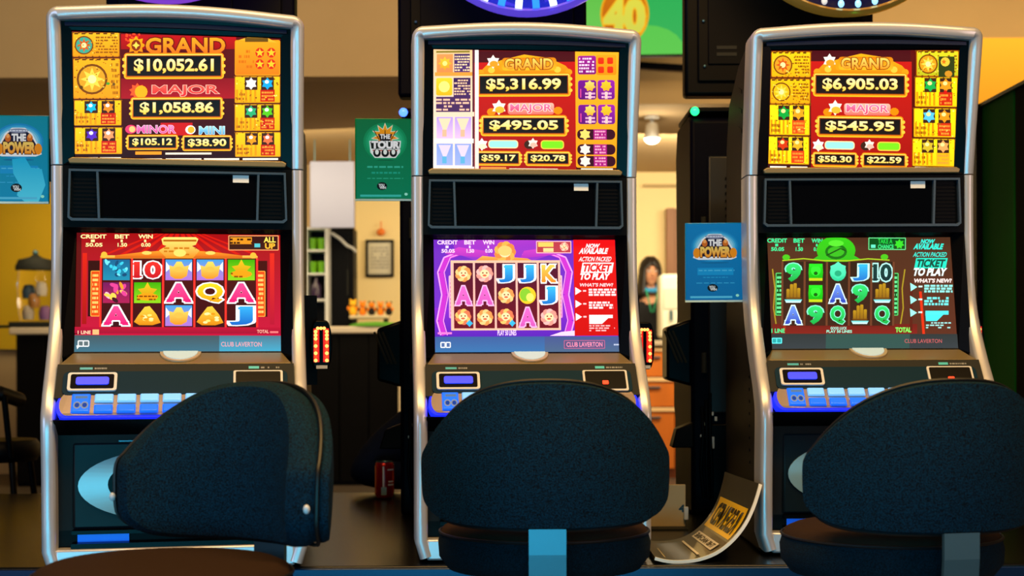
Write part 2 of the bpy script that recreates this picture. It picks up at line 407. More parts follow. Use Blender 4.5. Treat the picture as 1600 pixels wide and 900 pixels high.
def slot_machine(label, Xc, D, yaw, sx, sz, art1, art2, q1, q2, hatch):
    t = thing('slot_machine', label, 'slot machine', (Xc, D, BT), math.radians(yaw), 'slot machines in the front row')
    t.scale = (sx, 1, sz)
    # silver frame in two sections
    wz = .2735
    up = [(-wz, .9075+.01*i*3.1) for i in range(10)]
    up = [p for p in up if p[1] < 1.215]+arc(-wz+.028, 1.222, .028, 180, 100, 5)
    top = [(-wz+.028+(2*wz-.056)*k/14, 1.2495+.013*math.sin(PI*k/14)) for k in range(1, 14)]
    path = up+top+[(-x, z) for x, z in reversed(up)]
    obj('upper_frame', sweep_rail(path), M_rail, t, smooth=True)
    zs = [.01, .05, .1, .15, .2, .25, .3, .32, .335, .35, .37, .39, .42, .45, .48, .52, .56, .6, .65, .7, .76, .82, .88, .9045]
    left = [(-wz+(.012 if z < .02 else 0), z) for z in zs]
    for s in (1, -1):
        mb = sweep_rail(left)
        if s < 0: mb.v = [(-x, y, z) for x, y, z in mb.v]
        obj('side_rail', mb, M_rail, t, smooth=True)
    obj('foot_band', MB().b6(-.246, .246, -.168, -.09, .008, .056), M_rail, t, bevel=.005)
    # body behind the rails
    prof = [(z, -d+.05) for z, d in [(0,.172),(.31,.182),(.345,.182),(.458,.1),(.6,.02),(.906,0),(1.245,.078)]]
    pts = [(y, z) for z, y in prof]+[(.06, 1.243), (.2, 1.215), (.36, 1.14), (.41, 1.02), (.42, .6), (.44, .3), (.44, 0)]
    obj('cabinet_body', MB().prism(pts, -.262, .262, 'x'), M_body, t, bevel=.008)
    for s in (-1, 1):
        for k in range(3):
            z = 1.13-.05*k; mb = MB()
            mb.hexa([(s*.2615, .14, z), (s*.2635, .14, z), (s*.2635, .19, z+.014), (s*.2615, .19, z+.014)], [(s*.2615, .14, z+.010), (s*.2635, .14, z+.010), (s*.2635, .19, z+.024), (s*.2615, .19, z+.024)])
            obj('vent_slot', mb, M_black, t)
        for k in range(9): obj('vent_hole', MB().b6(s*.2615, s*.2635, .04, .05, .20+.03*k, .207+.03*k), M_black, t)
    # upper screen in its bezel
    S1 = [(-.222, -.044, 1.20), (.222, -.044, 1.20), (.222, .005, .924), (-.222, .005, .924)]
    ou = [(-.247, -.058, 1.237), (.247, -.058, 1.237), (.247, -.0, .907), (-.247, -.0, .907)]
    inn = [(x*1.004, y-.004, z+(.002 if z > 1 else -.002)) for x, y, z in S1]
    mb = MB()
    back = [(x, y+.05, z) for x, y, z in ou]
    mb.add(ou+inn+back, [(0,1,5,4),(1,2,6,5),(2,3,7,6),(3,0,4,7),(0,1,9,8),(1,2,10,9),(2,3,11,10),(3,0,8,11)])
    inb = [(x, y+.012, z) for x, y, z in inn]
    mb.add(inn+inb, [(0,1,5,4),(1,2,6,5),(2,3,7,6),(3,0,4,7)])
    obj('upper_bezel', mb, M_gloss, t)
    obj('visor_strip', MB().prism([(-.235+.47*k/12, 1.216+.006*math.sin(PI*k/12)) for k in range(13)]+[(.235-.47*k/12, 1.208+.004*math.sin(PI*k/12)) for k in range(13)], -.062, -.052), mat('navy_visor', '#0a1c3c', .3), t)
    c = Canvas(q1, S1); art1(c); c.build('upper_screen', M_screen, t)
    obj('screen_ledge', MB().prism([(-.235, .918), (-.232, .909), (.232, .909), (.235, .918), (.226, .923), (-.226, .923)], -.012, .02), M_lip, t, bevel=.002)
    # speaker panel
    obj('speaker_recess', MB().b6(-.247, .247, -.003, .03, .765, .905), M_black, t)
    mb = MB()
    o_ = [(-.233,.896),(.233,.896),(.236,.786),(.228,.779),(-.228,.779),(-.236,.786)]; i_ = [(-.2285,.891),(.2285,.891),(.2315,.789),(.225,.785),(-.225,.785),(-.2315,.789)]
    n = 6; vs = [(x, -.016, z) for x, z in o_]+[(x, -.016, z) for x, z in i_]+[(x, 0, z) for x, z in o_]+[(x, 0, z) for x, z in i_]
    fs = []
    for k in range(n):
        j = (k+1) % n; fs += [(k, j, n+j, n+k), (k, 2*n+k, 2*n+j, j), (n+k, n+j, 3*n+j, 3*n+k)]
    mb.add(vs, fs)
    obj('speaker_frame', mb, M_trimline, t)
    for s in (-1, 1):
        obj('divider', MB().prism([(s*.173-.0025, .891), (s*.173+.0025, .891), (s*.170+.0025, .785), (s*.170-.0025, .785)], -.015, 0), M_trimline, t)
        g = MB(); [g.b6(s*.176, s*.224, -.0055, -.003, .79+.009*k, .795+.009*k) for k in range(11)]
        tag(obj('speaker_grille', g, M_black, t), kind='stuff')
    obj('centre_grille', MB().b6(-.166, .166, -.006, -.003, .79, .888), mat('grille_cloth', '#02040a', .9, spec=.03), t)
    obj('paper_sticker', MB().b6(.117, .152, -.0075, -.006, .872, .889), M_label, t)
    # main screen
    S2 = [(-.221, .025, .755), (.221, .025, .755), (.2205, -.033, .482), (-.2205, -.033, .482)]
    ou = [(-.247, -.0, .772), (.247, -.0, .772), (.247, -.055, .470), (-.247, -.055, .470)]
    inn = [(x*1.004, y-.004, z+(.002 if z > .6 else -.001)) for x, y, z in S2]
    back = [(x, y+.08, z) for x, y, z in ou]; inb = [(x, y+.012, z) for x, y, z in inn]
    mb = MB().add(ou+inn+back, [(0,1,5,4),(1,2,6,5),(2,3,7,6),(3,0,4,7),(0,1,9,8),(1,2,10,9),(2,3,11,10),(3,0,8,11)])
    mb.add(inn+inb, [(0,1,5,4),(1,2,6,5),(2,3,7,6),(3,0,4,7)])
    obj('main_bezel', mb, M_gloss, t)
    c = Canvas(q2, S2); art2(c); c.build('main_screen', M_screen, t)
    # lip under the main screen with the half round tab
    obj('screen_lip', MB().hexa([(-.244, -.112, .448), (.244, -.112, .448), (.244, -.03, .448), (-.244, -.03, .448)], [(-.240, -.107, .457), (.240, -.107, .457), (.222, -.040, .480), (-.222, -.040, .480)]), M_lip, t, bevel=.002)
    nrm = Vector((0, -.315, .949)); dn = Vector((0, -.949, -.315))
    def onlip(u, v, h): 
        b = Vector((0, -.042, .4795))+dn*v+nrm*h
        return (b.x+u, b.y, b.z)
    for nm, r, m_, h in (('tab_rim', .044, M_edge, .0035), ('touch_tab', .037, M_tab, .005)):
        ring = [(r*math.cos(PI*k/16), r*math.sin(PI*k/16)) for k in range(17)]
        k = len(ring); mb = MB().add([onlip(a+.004, b*1.5 if b*1.5 < .058*r/.037 else b*1.5, 0) for a, b in ring]+[onlip(a+.004, b*1.5, h) for a, b in ring], [tuple(range(k)), tuple(range(2*k-1, k-1, -1))]+[(i, (i+1) % k, (i+1) % k+k, i+k) for i in range(k)])
        obj(nm, mb, m_, t)
    # sloping control panel: grey face, dark inset, bill reader, ticket reader, small legends
    A = Vector((0, -.112, .452)); B = Vector((0, -.158, .391)); pn = Vector((0, -.8, .6)).normalized()
    pd = (B-A).normalized(); pn = Vector((0, pd.z, -pd.y)); 
    if pn.y > 0: pn = -pn
    Lp = (B-A).length
    def pan(u, v, h): q = A+pd*v+pn*h; return (u, q.y, q.z)
    def slabp(pts, h0, h1):
        k = len(pts); return MB().add([pan(u, v, h0) for u, v in pts]+[pan(u, v, h1) for u, v in pts], [tuple(range(k)), tuple(range(2*k-1, k-1, -1))]+[(i, (i+1) % k, (i+1) % k+k, i+k) for i in range(k)])
    def rr(x0, y0, x1, y1, r): 
        o = []
        for cx, cy, a0 in ((x1-r,y0+r,-90),(x1-r,y1-r,0),(x0+r,y1-r,90),(x0+r,y0+r,180)):
            for k in range(4): a = math.radians(a0+30*k); o.append((cx+r*math.cos(a), cy+r*math.sin(a)))
        return o
    obj('control_panel', slabp([(-.246, -.004), (.246, -.004), (.247, Lp+.01), (-.247, Lp+.01)], -.05, 0), M_dkgrey, t)
    obj('panel_inset', slabp(rr(-.232, .018, .232, Lp+.004, .012), 0, .003), M_teal, t)
    br = obj('bill_reader', slabp(rr(-.222, .024, -.122, Lp-.004, .006), .003, .008), M_white, t)
    br2 = obj('bill_slot_light', slabp(rr(-.216, .029, -.128, Lp-.009, .004), .008, .0085), M_navy, t); br2.parent = t
    obj('bill_slot', slabp(rr(-.205, .038, -.138, Lp-.018, .005), .0085, .011), M_glow_bill, t)
    obj('ticket_reader', slabp(rr(.118, .020, .222, Lp+.002, .004), .003, .007), M_white, t)
    obj('ticket_window', slabp(rr(.123, .024, .217, Lp-.003, .003), .007, .0085), M_gloss, t)
    obj('ticket_light', slabp(rr(.162, .052, .176, .062, .002), .0085, .010), M_red_led, t)
    sh = [pan(u, v, .0006) for u, v in ((-.24,.0),(.24,.0),(.24,.016),(-.24,.016))]
    c = Canvas([(0,0),(480,0),(480,16),(0,16)], sh)
    c.rect(40, 5, 66, 11, '#2fb4cc'); c.dashes(70, 4, 95, 12, 1, '#8a8f92'); c.rect(390, 4, 412, 11, '#3fd0e0'); c.dashes(416, 4, 455, 12, 1, '#8a8f92'); c.build('panel_legend', M_print, t)
    # button deck: bowed, blue glowing rim, silver plate, buttons
    def deck(u0, u1, z0, z1, y0, y1, r, g):
        k = 10; o = []
        for cx, a0 in ((u1-r, -90), (u0+r, 90)):
            for i in range(k+1):
                a = math.radians(a0+180*i/k); o.append((cx+r*math.cos(a)*.8, math.sin(a)*.5+.5))
        vs = []
        for (ya, yb, za, zb) in ((y0, y1, z0, z1), (y0+g, y1+g, z0-.012, z1-.012)):
            for u, s_ in o: vs.append((u, ya+(yb-ya)*s_-.012*math.cos(u/.25*1.3), za+(zb-za)*s_))
        n_ = len(o); return MB().add(vs, [tuple(range(n_)), tuple(range(2*n_-1, n_-1, -1))]+[(i, (i+1) % n_, (i+1) % n_+n_, i+n_) for i in range(n_)])
    obj('deck_rim', deck(-.247, .247, .3415, .392, -.198, -.150, .025, .03), M_glow_blue, t)
    obj('button_plate', deck(-.240, .240, .3465, .3945, -.195, -.152, .022, .02), M_deck, t)
    # plate plane for the buttons
    def dk(u, v, h):   # v 0 (front) .. 1 (back)
        y = -.195+.043*v-.012*math.cos(u/.25*1.3); z = .3465+.048*v
        return (u, y-.74*h, z+.67*h)
    for cidx in range(8):
        u = -.192+.046*cidx
        cells = [(.08, .92)] if cidx == 0 else ([(.08, .46), (.54, .92)] if cidx < 7 else [(.08, .92)])
        for (va, vb) in cells:
            wd = .0195; mb = MB()
            base = [dk(u-wd, va, 0), dk(u+wd, va, 0), dk(u+wd, vb, 0), dk(u-wd, vb, 0)]; tp = [dk(u-wd*.86, va+.05, .005), dk(u+wd*.86, va+.05, .005), dk(u+wd*.86, vb-.05, .005), dk(u-wd*.86, vb-.05, .005)]
            mb.hexa(base, tp)
            obj('button', mb, M_btn_blue if (cidx == 0 or va < .1 and cidx < 7) else M_btn, t, bevel=.0015)
    g = []
    c = Canvas([(0,0),(40,0),(40,40),(0,40)], [dk(-.211, .9, .0056), dk(-.173, .9, .0056), dk(-.173, .1, .0056), dk(-.211, .1, .0056)])
    c.ell(13, 26, 8, 8, '#e8f4ff'); c.ell(13, 26, 5, 5, '#2070ff'); c.ell(29, 26, 8, 8, '#e8f4ff'); c.ell(29, 26, 5, 5, '#2070ff'); c.rect(8, 6, 34, 12, '#9fd0ff')
    c.build('button_legend', M_signlit, t)
    # belly
    obj('deck_underside', MB().hexa([(-.246, -.13, .30), (.246, -.13, .30), (.246, 0, .30), (-.246, 0, .30)], [(-.246, -.195, .337), (.246, -.195, .337), (.246, 0, .337), (-.246, 0, .337)]), M_gloss, t)
    obj('belly_panel', MB().hexa([(-.246, -.125, .05), (.246, -.125, .05), (.246, 0, .05), (-.246, 0, .05)], [(-.246, -.125, .30), (.246, -.125, .30), (.246, 0, .30), (-.246, 0, .30)]), M_black, t)
    obj('belly_door', MB().b6(-.215, .215, -.133, -.12, .095, .285), mat('belly_door', '#03141d', .4, spec=.25), t, bevel=.006)
    obj('door_edge', MB().b6(-.12, .12, -.136, -.130, .2855, .2885), M_steel, t)
    ring = [(.185*math.cos(2*PI*k/48)-.018, .19+.078*math.sin(2*PI*k/48)) for k in range(48)]
    rin = [(.150*math.cos(2*PI*k/48)+.008, .193+.066*math.sin(2*PI*k/48)) for k in range(48)]
    vs = [(x, -.1375, z) for x, z in ring]+[(x, -.142, z) for x, z in rin]+[(x, -.13, z) for x, z in ring]
    mb = MB().add(vs, [(k, (k+1) % 48, 48+(k+1) % 48, 48+k) for k in range(48)]+[(k, (k+1) % 48, 96+(k+1) % 48, 96+k) for k in range(48)])
    obj('oval_emblem', mb, mat('emblem_silver', '#9cc4cc', .35, .5), t)
    obj('emblem_plate', MB().prism(rin, -.1395, -.13), M_gloss, t)
    obj('coin_tray', MB().b6(-.215, .215, -.16, -.12, .057, .067).b6(-.215, .215, -.15, -.12, .086, .094), M_gloss, t)
    obj('tray_light', MB().b6(-.205, -.10, -.129, -.126, .067, .086), mat('tray_glow', '#0a3cff', .3, emit='#1668e0', strength=.45), t)
    # row of red lamps on the right flank
    sl = obj('side_lamp', MB().prism([(.292+.052*(.5+.5*math.cos(2*PI*k/24)), .498+.060*max(-1, min(1, 1.25*math.sin(2*PI*k/24)))) for k in range(24)], .15, .22), M_gloss, t, bevel=.003)
    obj('lamp_bracket', MB().b6(.255, .31, .18, .21, .40, .62), M_black, t)
    mb = MB(); mb2 = MB()
    for k in range(9):
        z = .46+.0088*k
        for x in (.305, .331): (mb2 if k > 6 or k % 2 == 0 else mb).ball((x, .147, z), .0044, 8, 6)
    for k in range(3): mb2.ball((.310+.0075*k, .147, .5385), .004, 8, 6)
    tag(obj('lamp_bulbs', mb, M_red_led, sl), kind='stuff'); tag(obj('lamp_bulbs', mb2, M_or_led, sl), kind='stuff')
    obj('lamp_plate', MB().b6(.306, .332, .146, .150, .440, .448), M_white, sl)
    obj('red_halo', MB().b6(.3, .3135, .148, .150, .456, .538).b6(.3225, .336, .148, .150, .456, .538), M_red_halo, sl)  # bulb halo built as two glowing strips behind the bulbs
    return t

# ------------------------------------------------------------------ screen drawings (laid out on each screen's own rectangle)
GOLD='#ffb400'; OR='#ff8a00'; YEL='#ffe45a'; BLK='#120a0a'; RED='#d81010'; DRED='#7a0a10'
def jack(c, x0, y0, x1, y1, txt, t=5):
    c.rect(x0-t, y0-t, x1+t, y1+t, OR, '#ffc020', r=t); c.rect(x0-t*.6, y0-t*.6, x1+t*.6, y1+t*.6, YEL, OR, r=t*.5); c.rect(x0-t*.25, y0-t*.25, x1+t*.25, y1+t*.25, '#b04800')
    for s in (0, 1):
        x = x0-t if s == 0 else x1+t
        for k in range(3): c.ell(x, y0+(y1-y0)*(k+.5)/3, t*.55, t*.55, '#ffc83c', n=8)
    c.rect(x0, y0, x1, y1, '#0d0a0a', '#1e1512')
    h = y1-y0; w = x1-x0
    c.text(txt, x0+w*.08, y0+h*.16, x1-w*.08, y1-h*.16, '#fff6b0', '#ffcc30', out='#7a4a00', ow=.02, bold=.03)
def infobox(c, x0, y0, x1, y1, base, base2, icon, style=0):
    c.frame(x0, y0, x1, y1, '#c87800', 1.4, base, 2.5, f2=base2)
    for k in range(6): c.rect(x0+3+(x1-x0-6)*k/6, y0+1.2, x0+3+(x1-x0-6)*(k+.55)/6, y0+3.4, '#5a3200')
    s = min(x1-x0, y1-y0)*.36
    c.ell(x0+s*1.3, (y0+y1)/2+1, s*1.05, s*1.05, '#7a4300'); c.ell(x0+s*1.3, (y0+y1)/2+1, s*.9, s*.9, icon)
    c.star(x0+s*1.3, (y0+y1)/2+1, s*.8, s*.4, 8, '#d85a10' if style == 0 else '#ffd84a'); c.ell(x0+s*1.3, (y0+y1)/2+1, s*.3, s*.3, '#fff0a0', n=10)
    mottle(c, x0+2, y0+3, x1-2, y1-2, 40, ['#a86400', '#e88400', '#ffe05a', '#8a4c00'])
    for k in range(8): c.ell(x0+(x1-x0)*k/7, y0+.8, 1.8, 1.4, '#7a4600', n=6); c.ell(x0+(x1-x0)*k/7, y1-.8, 1.5, 1.2, '#7a4600', n=6)
    c.dashes(x0+s*2.6, y0+6, x1-3, y1-5, 6, '#9a5c00', .8)
def mottle(c, x0, y0, x1, y1, n, cols):
    for k in range(n): c.ell(random.uniform(x0, x1), random.uniform(y0, y1), random.uniform(.6, 1.8), random.uniform(.5, 1.4), random.choice(cols), n=6)
def paybox(c, x0, y0, x1, y1, colr, ic1, ic2, red='#c81e00', base='#ffcc10', b2='#ffb000'):
    c.frame(x0, y0, x1, y1, '#d89000', 1.2, base, 1.5, f2=b2)
    mx = x0+(x1-x0)*.55; w = (x1-x0)
    for k in range(5): c.rect(x0+2+k*w*.1, y0+(y1-y0)*.5, x0+2+k*w*.1+w*.045, y1-2, '#e89600')
    c.rect(mx+1, y0+(y1-y0)*.5, x1-w*.12, y1-2, red)
    mottle(c, x0+2, y0+2, x1-2, y1-2, 34, ['#a86400', '#ff8c00', '#fff27a', '#7a3c00', '#ffc400'])
    for k in range(7): c.ell(x0+(x1-x0)*k/6, y0+.6, 1.5, 1.2, '#8a5200', n=6)
    c.dashes(mx+3, y0+(y1-y0)*.55, x1-w*.15, y1-3, 3, '#ff9a30', .9)
    c.dashes(x0+3, y0+(y1-y0)*.6, x0+w*.3, y1-3, 2, '#a85c00', .7)
    h = (y1-y0)*.5
    for cx, ic in ((x0+w*.36, ic1), (x0+w*.72, ic2)):
        c.rect(cx-w*.14, y0+1.5, cx+w*.14, y0+1.5+h*.95, '#402010'); c.star(cx, y0+1.5+h*.48, h*.46, h*.3, 6, ic); c.ell(cx-1, y0+h*.42, h*.16, h*.14, '#ffffff' if colr else '#ffe890', n=8)
def legal(c, x0, x1, y, n, s=0):
    w = (x1-x0)/n
    for k in range(n): c.rect(x0+w*k+random.uniform(1, 3), y+s*(x0+w*k-x0), x0+w*(k+1)-random.uniform(1, 4), y+3+s*(x0+w*k-x0), '#fff4dc')
def flower(c, x, y, s, a='#fff2c8', b='#ffd060'):
    c.star(x, y, s, s*.62, 6, a); c.ell(x+s*.1, y+s*.3, s*.62, s*.45, b, n=12)

def top_left(c):
    c.rect(100, 40, 450, 270, '#5c0a0c', '#2a0608')
    c.rect(188, 56, 368, 80, '#c01010', '#a00c0a'); c.rect(188, 126, 366, 158, '#8a0d18', '#a81420'); c.rect(250, 196, 300, 216, '#c81414')
    for k in range(26): c.ell(195+random.uniform(0, 22), 55+random.uniform(0, 20), 1.6, 1.6, '#ff4a20', n=6)
    # left information column
    infobox(c, 112, 53, 186, 92, '#ffb81c', '#ff9a08', '#3fa88c')
    infobox(c, 113, 94, 187, 158, '#ffb014', '#ff9c10', '#e0a020', 1)
    c.ell(126, 140, 3, 3, '#5a3a00', n=8); c.ell(168, 134, 3, 2.4, '#50a030', n=8); c.ell(177, 135, 2.5, 2.5, '#70501c', n=8)
    paybox(c, 115, 160, 189, 200, 1, '#18b8d8', '#ff8a1c'); paybox(c, 116, 203, 190, 245, 1, '#5828c0', '#ff9a60')
    # right column
    c.frame(366, 66, 437, 122, '#ff9a08', 1.5, '#ffa414', 3, f2='#ff7c08')
    c.poly([(372, 66), (385, 60), (418, 62), (432, 70)], '#ffb62c'); c.rect(382, 62, 418, 69, '#6a4a08')
    for x in (405, 423):
        for y in (86, 104): c.ell(x, y, 7, 8, '#d82c0c', n=10); c.star(x, y, 7, 3, 5, '#ffc828')
    c.dashes(372, 80, 396, 112, 4, '#d87000', .4)
    paybox(c, 366, 123, 437, 165, 1, '#f0e8e0', '#18a8e0'); paybox(c, 366, 167, 437, 209, 1, '#30b070', '#58c818'); paybox(c, 367, 211, 438, 250, 1, '#ff9a14', '#ff7040')
    # jackpots
    c.star(212, 74, 15, 10, 8, '#ffb000', '#ff8000'); c.ell(212, 74, 7.5, 9, '#8a3000', n=12); c.star(212, 74, 6, 3, 4, '#ffdc50')
    c.text('GRAND', 228, 63, 350, 86, '#ffa818', '#ff6c10', out='#6a1002', ow=.05, bold=.03)
    jack(c, 198, 91, 344, 122, '$10,052.61')
    c.star(214, 146, 13, 9, 9, '#ff5a28'); c.ell(220, 147, 10, 10, '#ffae14', n=14)
    c.text('MAJOR', 238, 137, 340, 154, '#ff5c4c', '#e01c28', out='#ffc0a8', ow=.035, bold=.02)
    jack(c, 208, 160, 343, 186, '$1,058.86', 4.5)
    c.ell(204, 206, 9, 7, '#ff3c6c', n=12); c.ell(206, 206, 5, 5, '#ffc878', n=10)
    c.text('MINOR', 214, 200, 273, 212, '#ff80c0', '#ff3c90', out='#ffd8e8', ow=.03)
    c.ell(297, 207, 8, 7, '#ffffff', n=12); c.ell(298, 207, 5.5, 5.5, '#ffb428', n=10); c.text('MINI', 311, 202, 350, 214, '#9ce0f8', '#4898c8', out='#e8ffff', ow=.03)
    jack(c, 201, 218, 274, 235, '$105.12', 3.5); jack(c, 288, 219, 358, 237, '$38.90', 3.5)
    c.rect(211, 241, 252, 246, '#ff9a1c'); c.rect(258, 243, 330, 246, '#fff0d0')
    legal(c, 118, 190, 250, 2); legal(c, 196, 437, 252, 4)

def top_orn(c, gy, cols, lx0, rx1, amts, lay):
    c.rect(660, 60, 1520, 280, '#5c0c08', '#3a0808')
    x0, x1 = lay; w = x1-x0
    c.rect(x0, gy+14, x1, gy+200, '#c81810', '#a01008'); c.rect(x0+2, gy-4, x1-2, gy+14, '#4a0a10')
    # GRAND crest
    cx = (x0+x1)/2
    c.poly([(x0+6, gy+32), (x0+20, gy+18), (x0+45, gy+10), (cx, gy+2), (x1-40, gy+8), (x1-15, gy+20), (x1-4, gy+32)], '#ffb010', '#e88808')
    for k in range(9): c.ell(x0+10+(w-20)*k/8, gy+30-10*math.sin(PI*k/8), 5.5, 5, '#ffc83c' if k % 2 else '#ff9c10', n=10)
    c.rect(cx-35, gy+7, cx+50, gy+27, '#e07c00', '#ffb820', r=5)
    c.text('GRAND', cx-30, gy+9, cx+44, gy+25, '#ffd860', '#ff9010', out='#8a3c00', ow=.05, bold=.03)
    flower(c, cx-49, gy+13, 11, '#fff6e8', '#ff9c20')
    jack(c, cx-70, gy+36, cx+67, gy+63, amts[0], 5)
    c.rect(cx-26, gy+78, cx+46, gy+96, '#ffb8a0', '#ff6c60', r=4); c.ell(cx+52, gy+90, 7, 6, OR, n=10); c.ell(cx-52, gy+92, 7, 6, OR, n=10)
    c.text('MAJOR', cx-22, gy+80, cx+42, gy+94, '#ff7ca8', '#e82c50', out='#ffe8e0', ow=.04, bold=.02)
    flower(c, cx-40, gy+85, 12, '#fff6e0', '#ffb830')
    jack(c, cx-64, gy+102, cx+61, gy+125, amts[1], 5)
    flower(c, x0+12, gy+143, 10, '#ffffff', '#ffecc0'); c.frame(x0+22, gy+136, x0+69, gy+149, '#ffe0a0', 1.5, '#9ee4dc', 5)
    c.ell(x0+86, gy+143, 8, 7, '#3c2010', n=10); flower(c, x0+92, gy+141, 8.5, '#ffe8d8', '#ffb8a0'); c.frame(x0+104, gy+136, x0+140, gy+150, '#ffc840', 1.6, '#7ce01c', 5)
    jack(c, x0+7, gy+157, x0+69, gy+172, amts[2], 4); jack(c, x0+84, gy+157, x0+146, gy+172, amts[3], 4)
    c.rect(x0+10, gy+178, x0+50, gy+183, '#ff9040'); c.rect(x0+55, gy+180, x0+130, gy+183, '#fff0d0'); legal(c, x0, x1, gy+186, 3); 

def top_mid(c):
    top_orn(c, 84, None, 0, 0, ('$5,316.99', '$495.05', '$59.17', '$20.78'), (743, 901))
    # left column: purple boxes on pale frame
    c.rect(676, 70, 743, 270, '#ffc890', '#ffe8e0'); c.rect(744, 70, 750, 270, '#fff8f0', '#ffe0d0'); c.rect(740, 76, 743, 262, '#5a2030')
    c.rect(682, 79, 736, 82, '#8a7a20'); c.rect(683, 84, 709, 113, '#ff9850', '#ff8a48'); c.star(696, 99, 11, 7, 8, '#ffc830', '#ffa020'); c.ell(696, 99, 4, 4, '#fff080', n=8)
    c.rect(711, 84, 736, 113, '#3a2060', '#50306c'); c.dashes(712, 86, 736, 112, 6, '#ffd8a8', .8)
    c.rect(680, 113, 740, 119, '#ff9c38')
    c.rect(682, 122, 708, 150, '#ffd428', '#ffb410', r=3); c.ell(695, 136, 9, 9, '#fff078', n=12); c.rect(710, 122, 737, 158, '#3a2050', '#4a2860'); c.dashes(711, 124, 737, 150, 6, '#ffc8a0', .8)
    c.rect(682, 152, 737, 176, '#4a2858'); c.dashes(682, 154, 737, 175, 4, '#ffc0a0', .8)
    c.rect(678, 176, 743, 183, '#ffd8b8')
    for y in (184, 226):
        for x in (683, 712):
            c.rect(x, y, x+26, y+34, '#b898e8' if y < 200 else '#88a0e8', '#e8c0f0' if y < 200 else '#a0b0f0')
            c.poly([(x+3, y+2), (x+23, y+2), (x+15, y+22), (x+11, y+22)], '#ffd8b0' if y < 200 else '#e0d0e8'); c.rect(x+9, y+20, x+16, y+31, '#ffb890' if y < 200 else '#60b0d8')
    c.rect(679, 218, 742, 225, '#fff0e0')
    # right column: gold frame with purple boxes
    c.rect(901, 80, 968, 262, '#ffb020', '#ff9c10', r=3)
    c.rect(905, 89, 933, 118, '#a01890', '#801070', r=3); c.dashes(907, 91, 930, 116, 5, '#ffd8f0', .8); c.rect(933, 88, 964, 119, '#ffa018', '#ff8c08', r=3)
    for x in (940, 954):
        for y in (97, 111): c.rect(x-4, y-5, x+5, y+5, '#f03810', '#e02808', r=2)
    for y, h in ((127, 30), (165, 30)):
        c.rect(905, y, 933, y+h, '#78108c', '#5c0c70', r=4); c.rect(935, y, 961, y+h, '#9c20a8', '#6c1084', r=4)
        c.rect(908, y+h*.45, 910, y+h-3, '#d84090')
        for x in (923, 948):
            c.star(x, y+9, 9, 6.5, 7, '#f0dc70' if x < 930 else '#ffcc28', '#ffac20'); c.dashes(x-7, y+18, x+8, y+h-1, 2, '#ffb8d8', .9); c.rect(x-2, y+18, x+2, y+h-1, '#ffc8c0')
    for y in (203, 226, 244):
        c.rect(903, y, 961, y+16, '#38081c', r=7); c.rect(928, y, 948, y+16, '#a81878'); c.star(915, y+8, 9, 6, 6, '#ffd868' if y < 210 else '#ffe8d8'); c.dashes(930, y+1, 946, y+15, 3, '#ffa8c8', .9)
    legal(c, 906, 958, 263, 1)
def top_right(c):
    top_orn(c, 84, None, 0, 0, ('$6,905.03', '$545.95', '$58.30', '$22.59'), (1267, 1424))
    infobox(c, 1204, 83, 1267, 123, '#ffd010', '#ffb408', '#ffa020'); infobox(c, 1202, 125, 1266, 164, '#ffc80c', '#ffa808', '#ffbc10', 1)
    paybox(c, 1201, 165, 1265, 212, 0, '#10a838', '#ffa418', '#e85010', '#fff010', '#ffd808'); paybox(c, 1199, 214, 1264, 257, 0, '#d83808', '#ffb020', '#e84010', '#fff010', '#ffdc08')
    infobox(c, 1430, 81, 1495, 120, '#e0d820', '#c0c018', '#ffa018', 1); c.rect(1464, 90, 1488, 122, '#303c10'); c.ell(1474, 98, 7, 7, '#ffc838', n=12); c.star(1472, 98, 4, 2, 5, '#ff7010'); c.ell(1479, 116, 6, 5, '#d89020', n=8)
    paybox(c, 1428, 121, 1493, 166, 0, '#18b048', '#ff9a18', '#d02808', '#fff010', '#ffd408'); paybox(c, 1426, 168, 1491, 212, 0, '#58c8f0', '#ff9814', '#d83008', '#fff010', '#ffd408')
    paybox(c, 1424, 214, 1489, 256, 0, '#d8b828', '#ffa858', '#ffb414', '#fff010', '#ffd010')
    c.star(1474, 143, 3, 2, 5, RED); legal(c, 1200, 1262, 260, 2); legal(c, 1426, 1486, 257, 1)

def letter(c, ch, cx, cy, w, h, a, b, out='#ffffff', ow=.055):
    c.text(ch, cx-w/2, cy-h/2, cx+w/2, cy+h/2, a, b, out=out, ow=ow, bold=.045, slab=True)
def ingot(c, x, y, w, h):
    c.rect(x-w/2, y-h/2, x+w/2, y+h/2, '#3a9ad8', '#b070d0'); c.poly([(x-w*.48, y-h*.4), (x-w*.3, y-h*.1), (x-w*.48, y+h*.1)], '#e8f4ff'); c.poly([(x+w*.48, y-h*.4), (x+w*.3, y-h*.1), (x+w*.48, y+h*.1)], '#e8f4ff')
    c.poly([(x-w*.36, y-h*.22), (x-w*.2, y-h*.16), (x-w*.08, y-h*.4), (x+w*.1, y-h*.4), (x+w*.2, y-h*.16), (x+w*.38, y-h*.22), (x+w*.3, y+h*.3), (x+w*.1, y+h*.44), (x-w*.14, y+h*.44), (x-w*.32, y+h*.3)], '#ffd860', '#e88c20'); c.ell(x, y-h*.02, w*.18, h*.14, '#ffb848', n=10)
def greencard(c, x, y, w, h):
    c.rect(x-w/2, y-h/2, x+w/2, y+h/2, '#38a800', '#8cd018'); c.star(x, y-h*.02, w*.38, w*.2, 5, '#e8c01c', '#c88c08'); c.ell(x, y+h*.2, w*.4, h*.18, '#ff9c10', n=12); c.dashes(x-w*.4, y+h*.1, x+w*.4, y+h*.4, 2, '#8a4a00', .4)
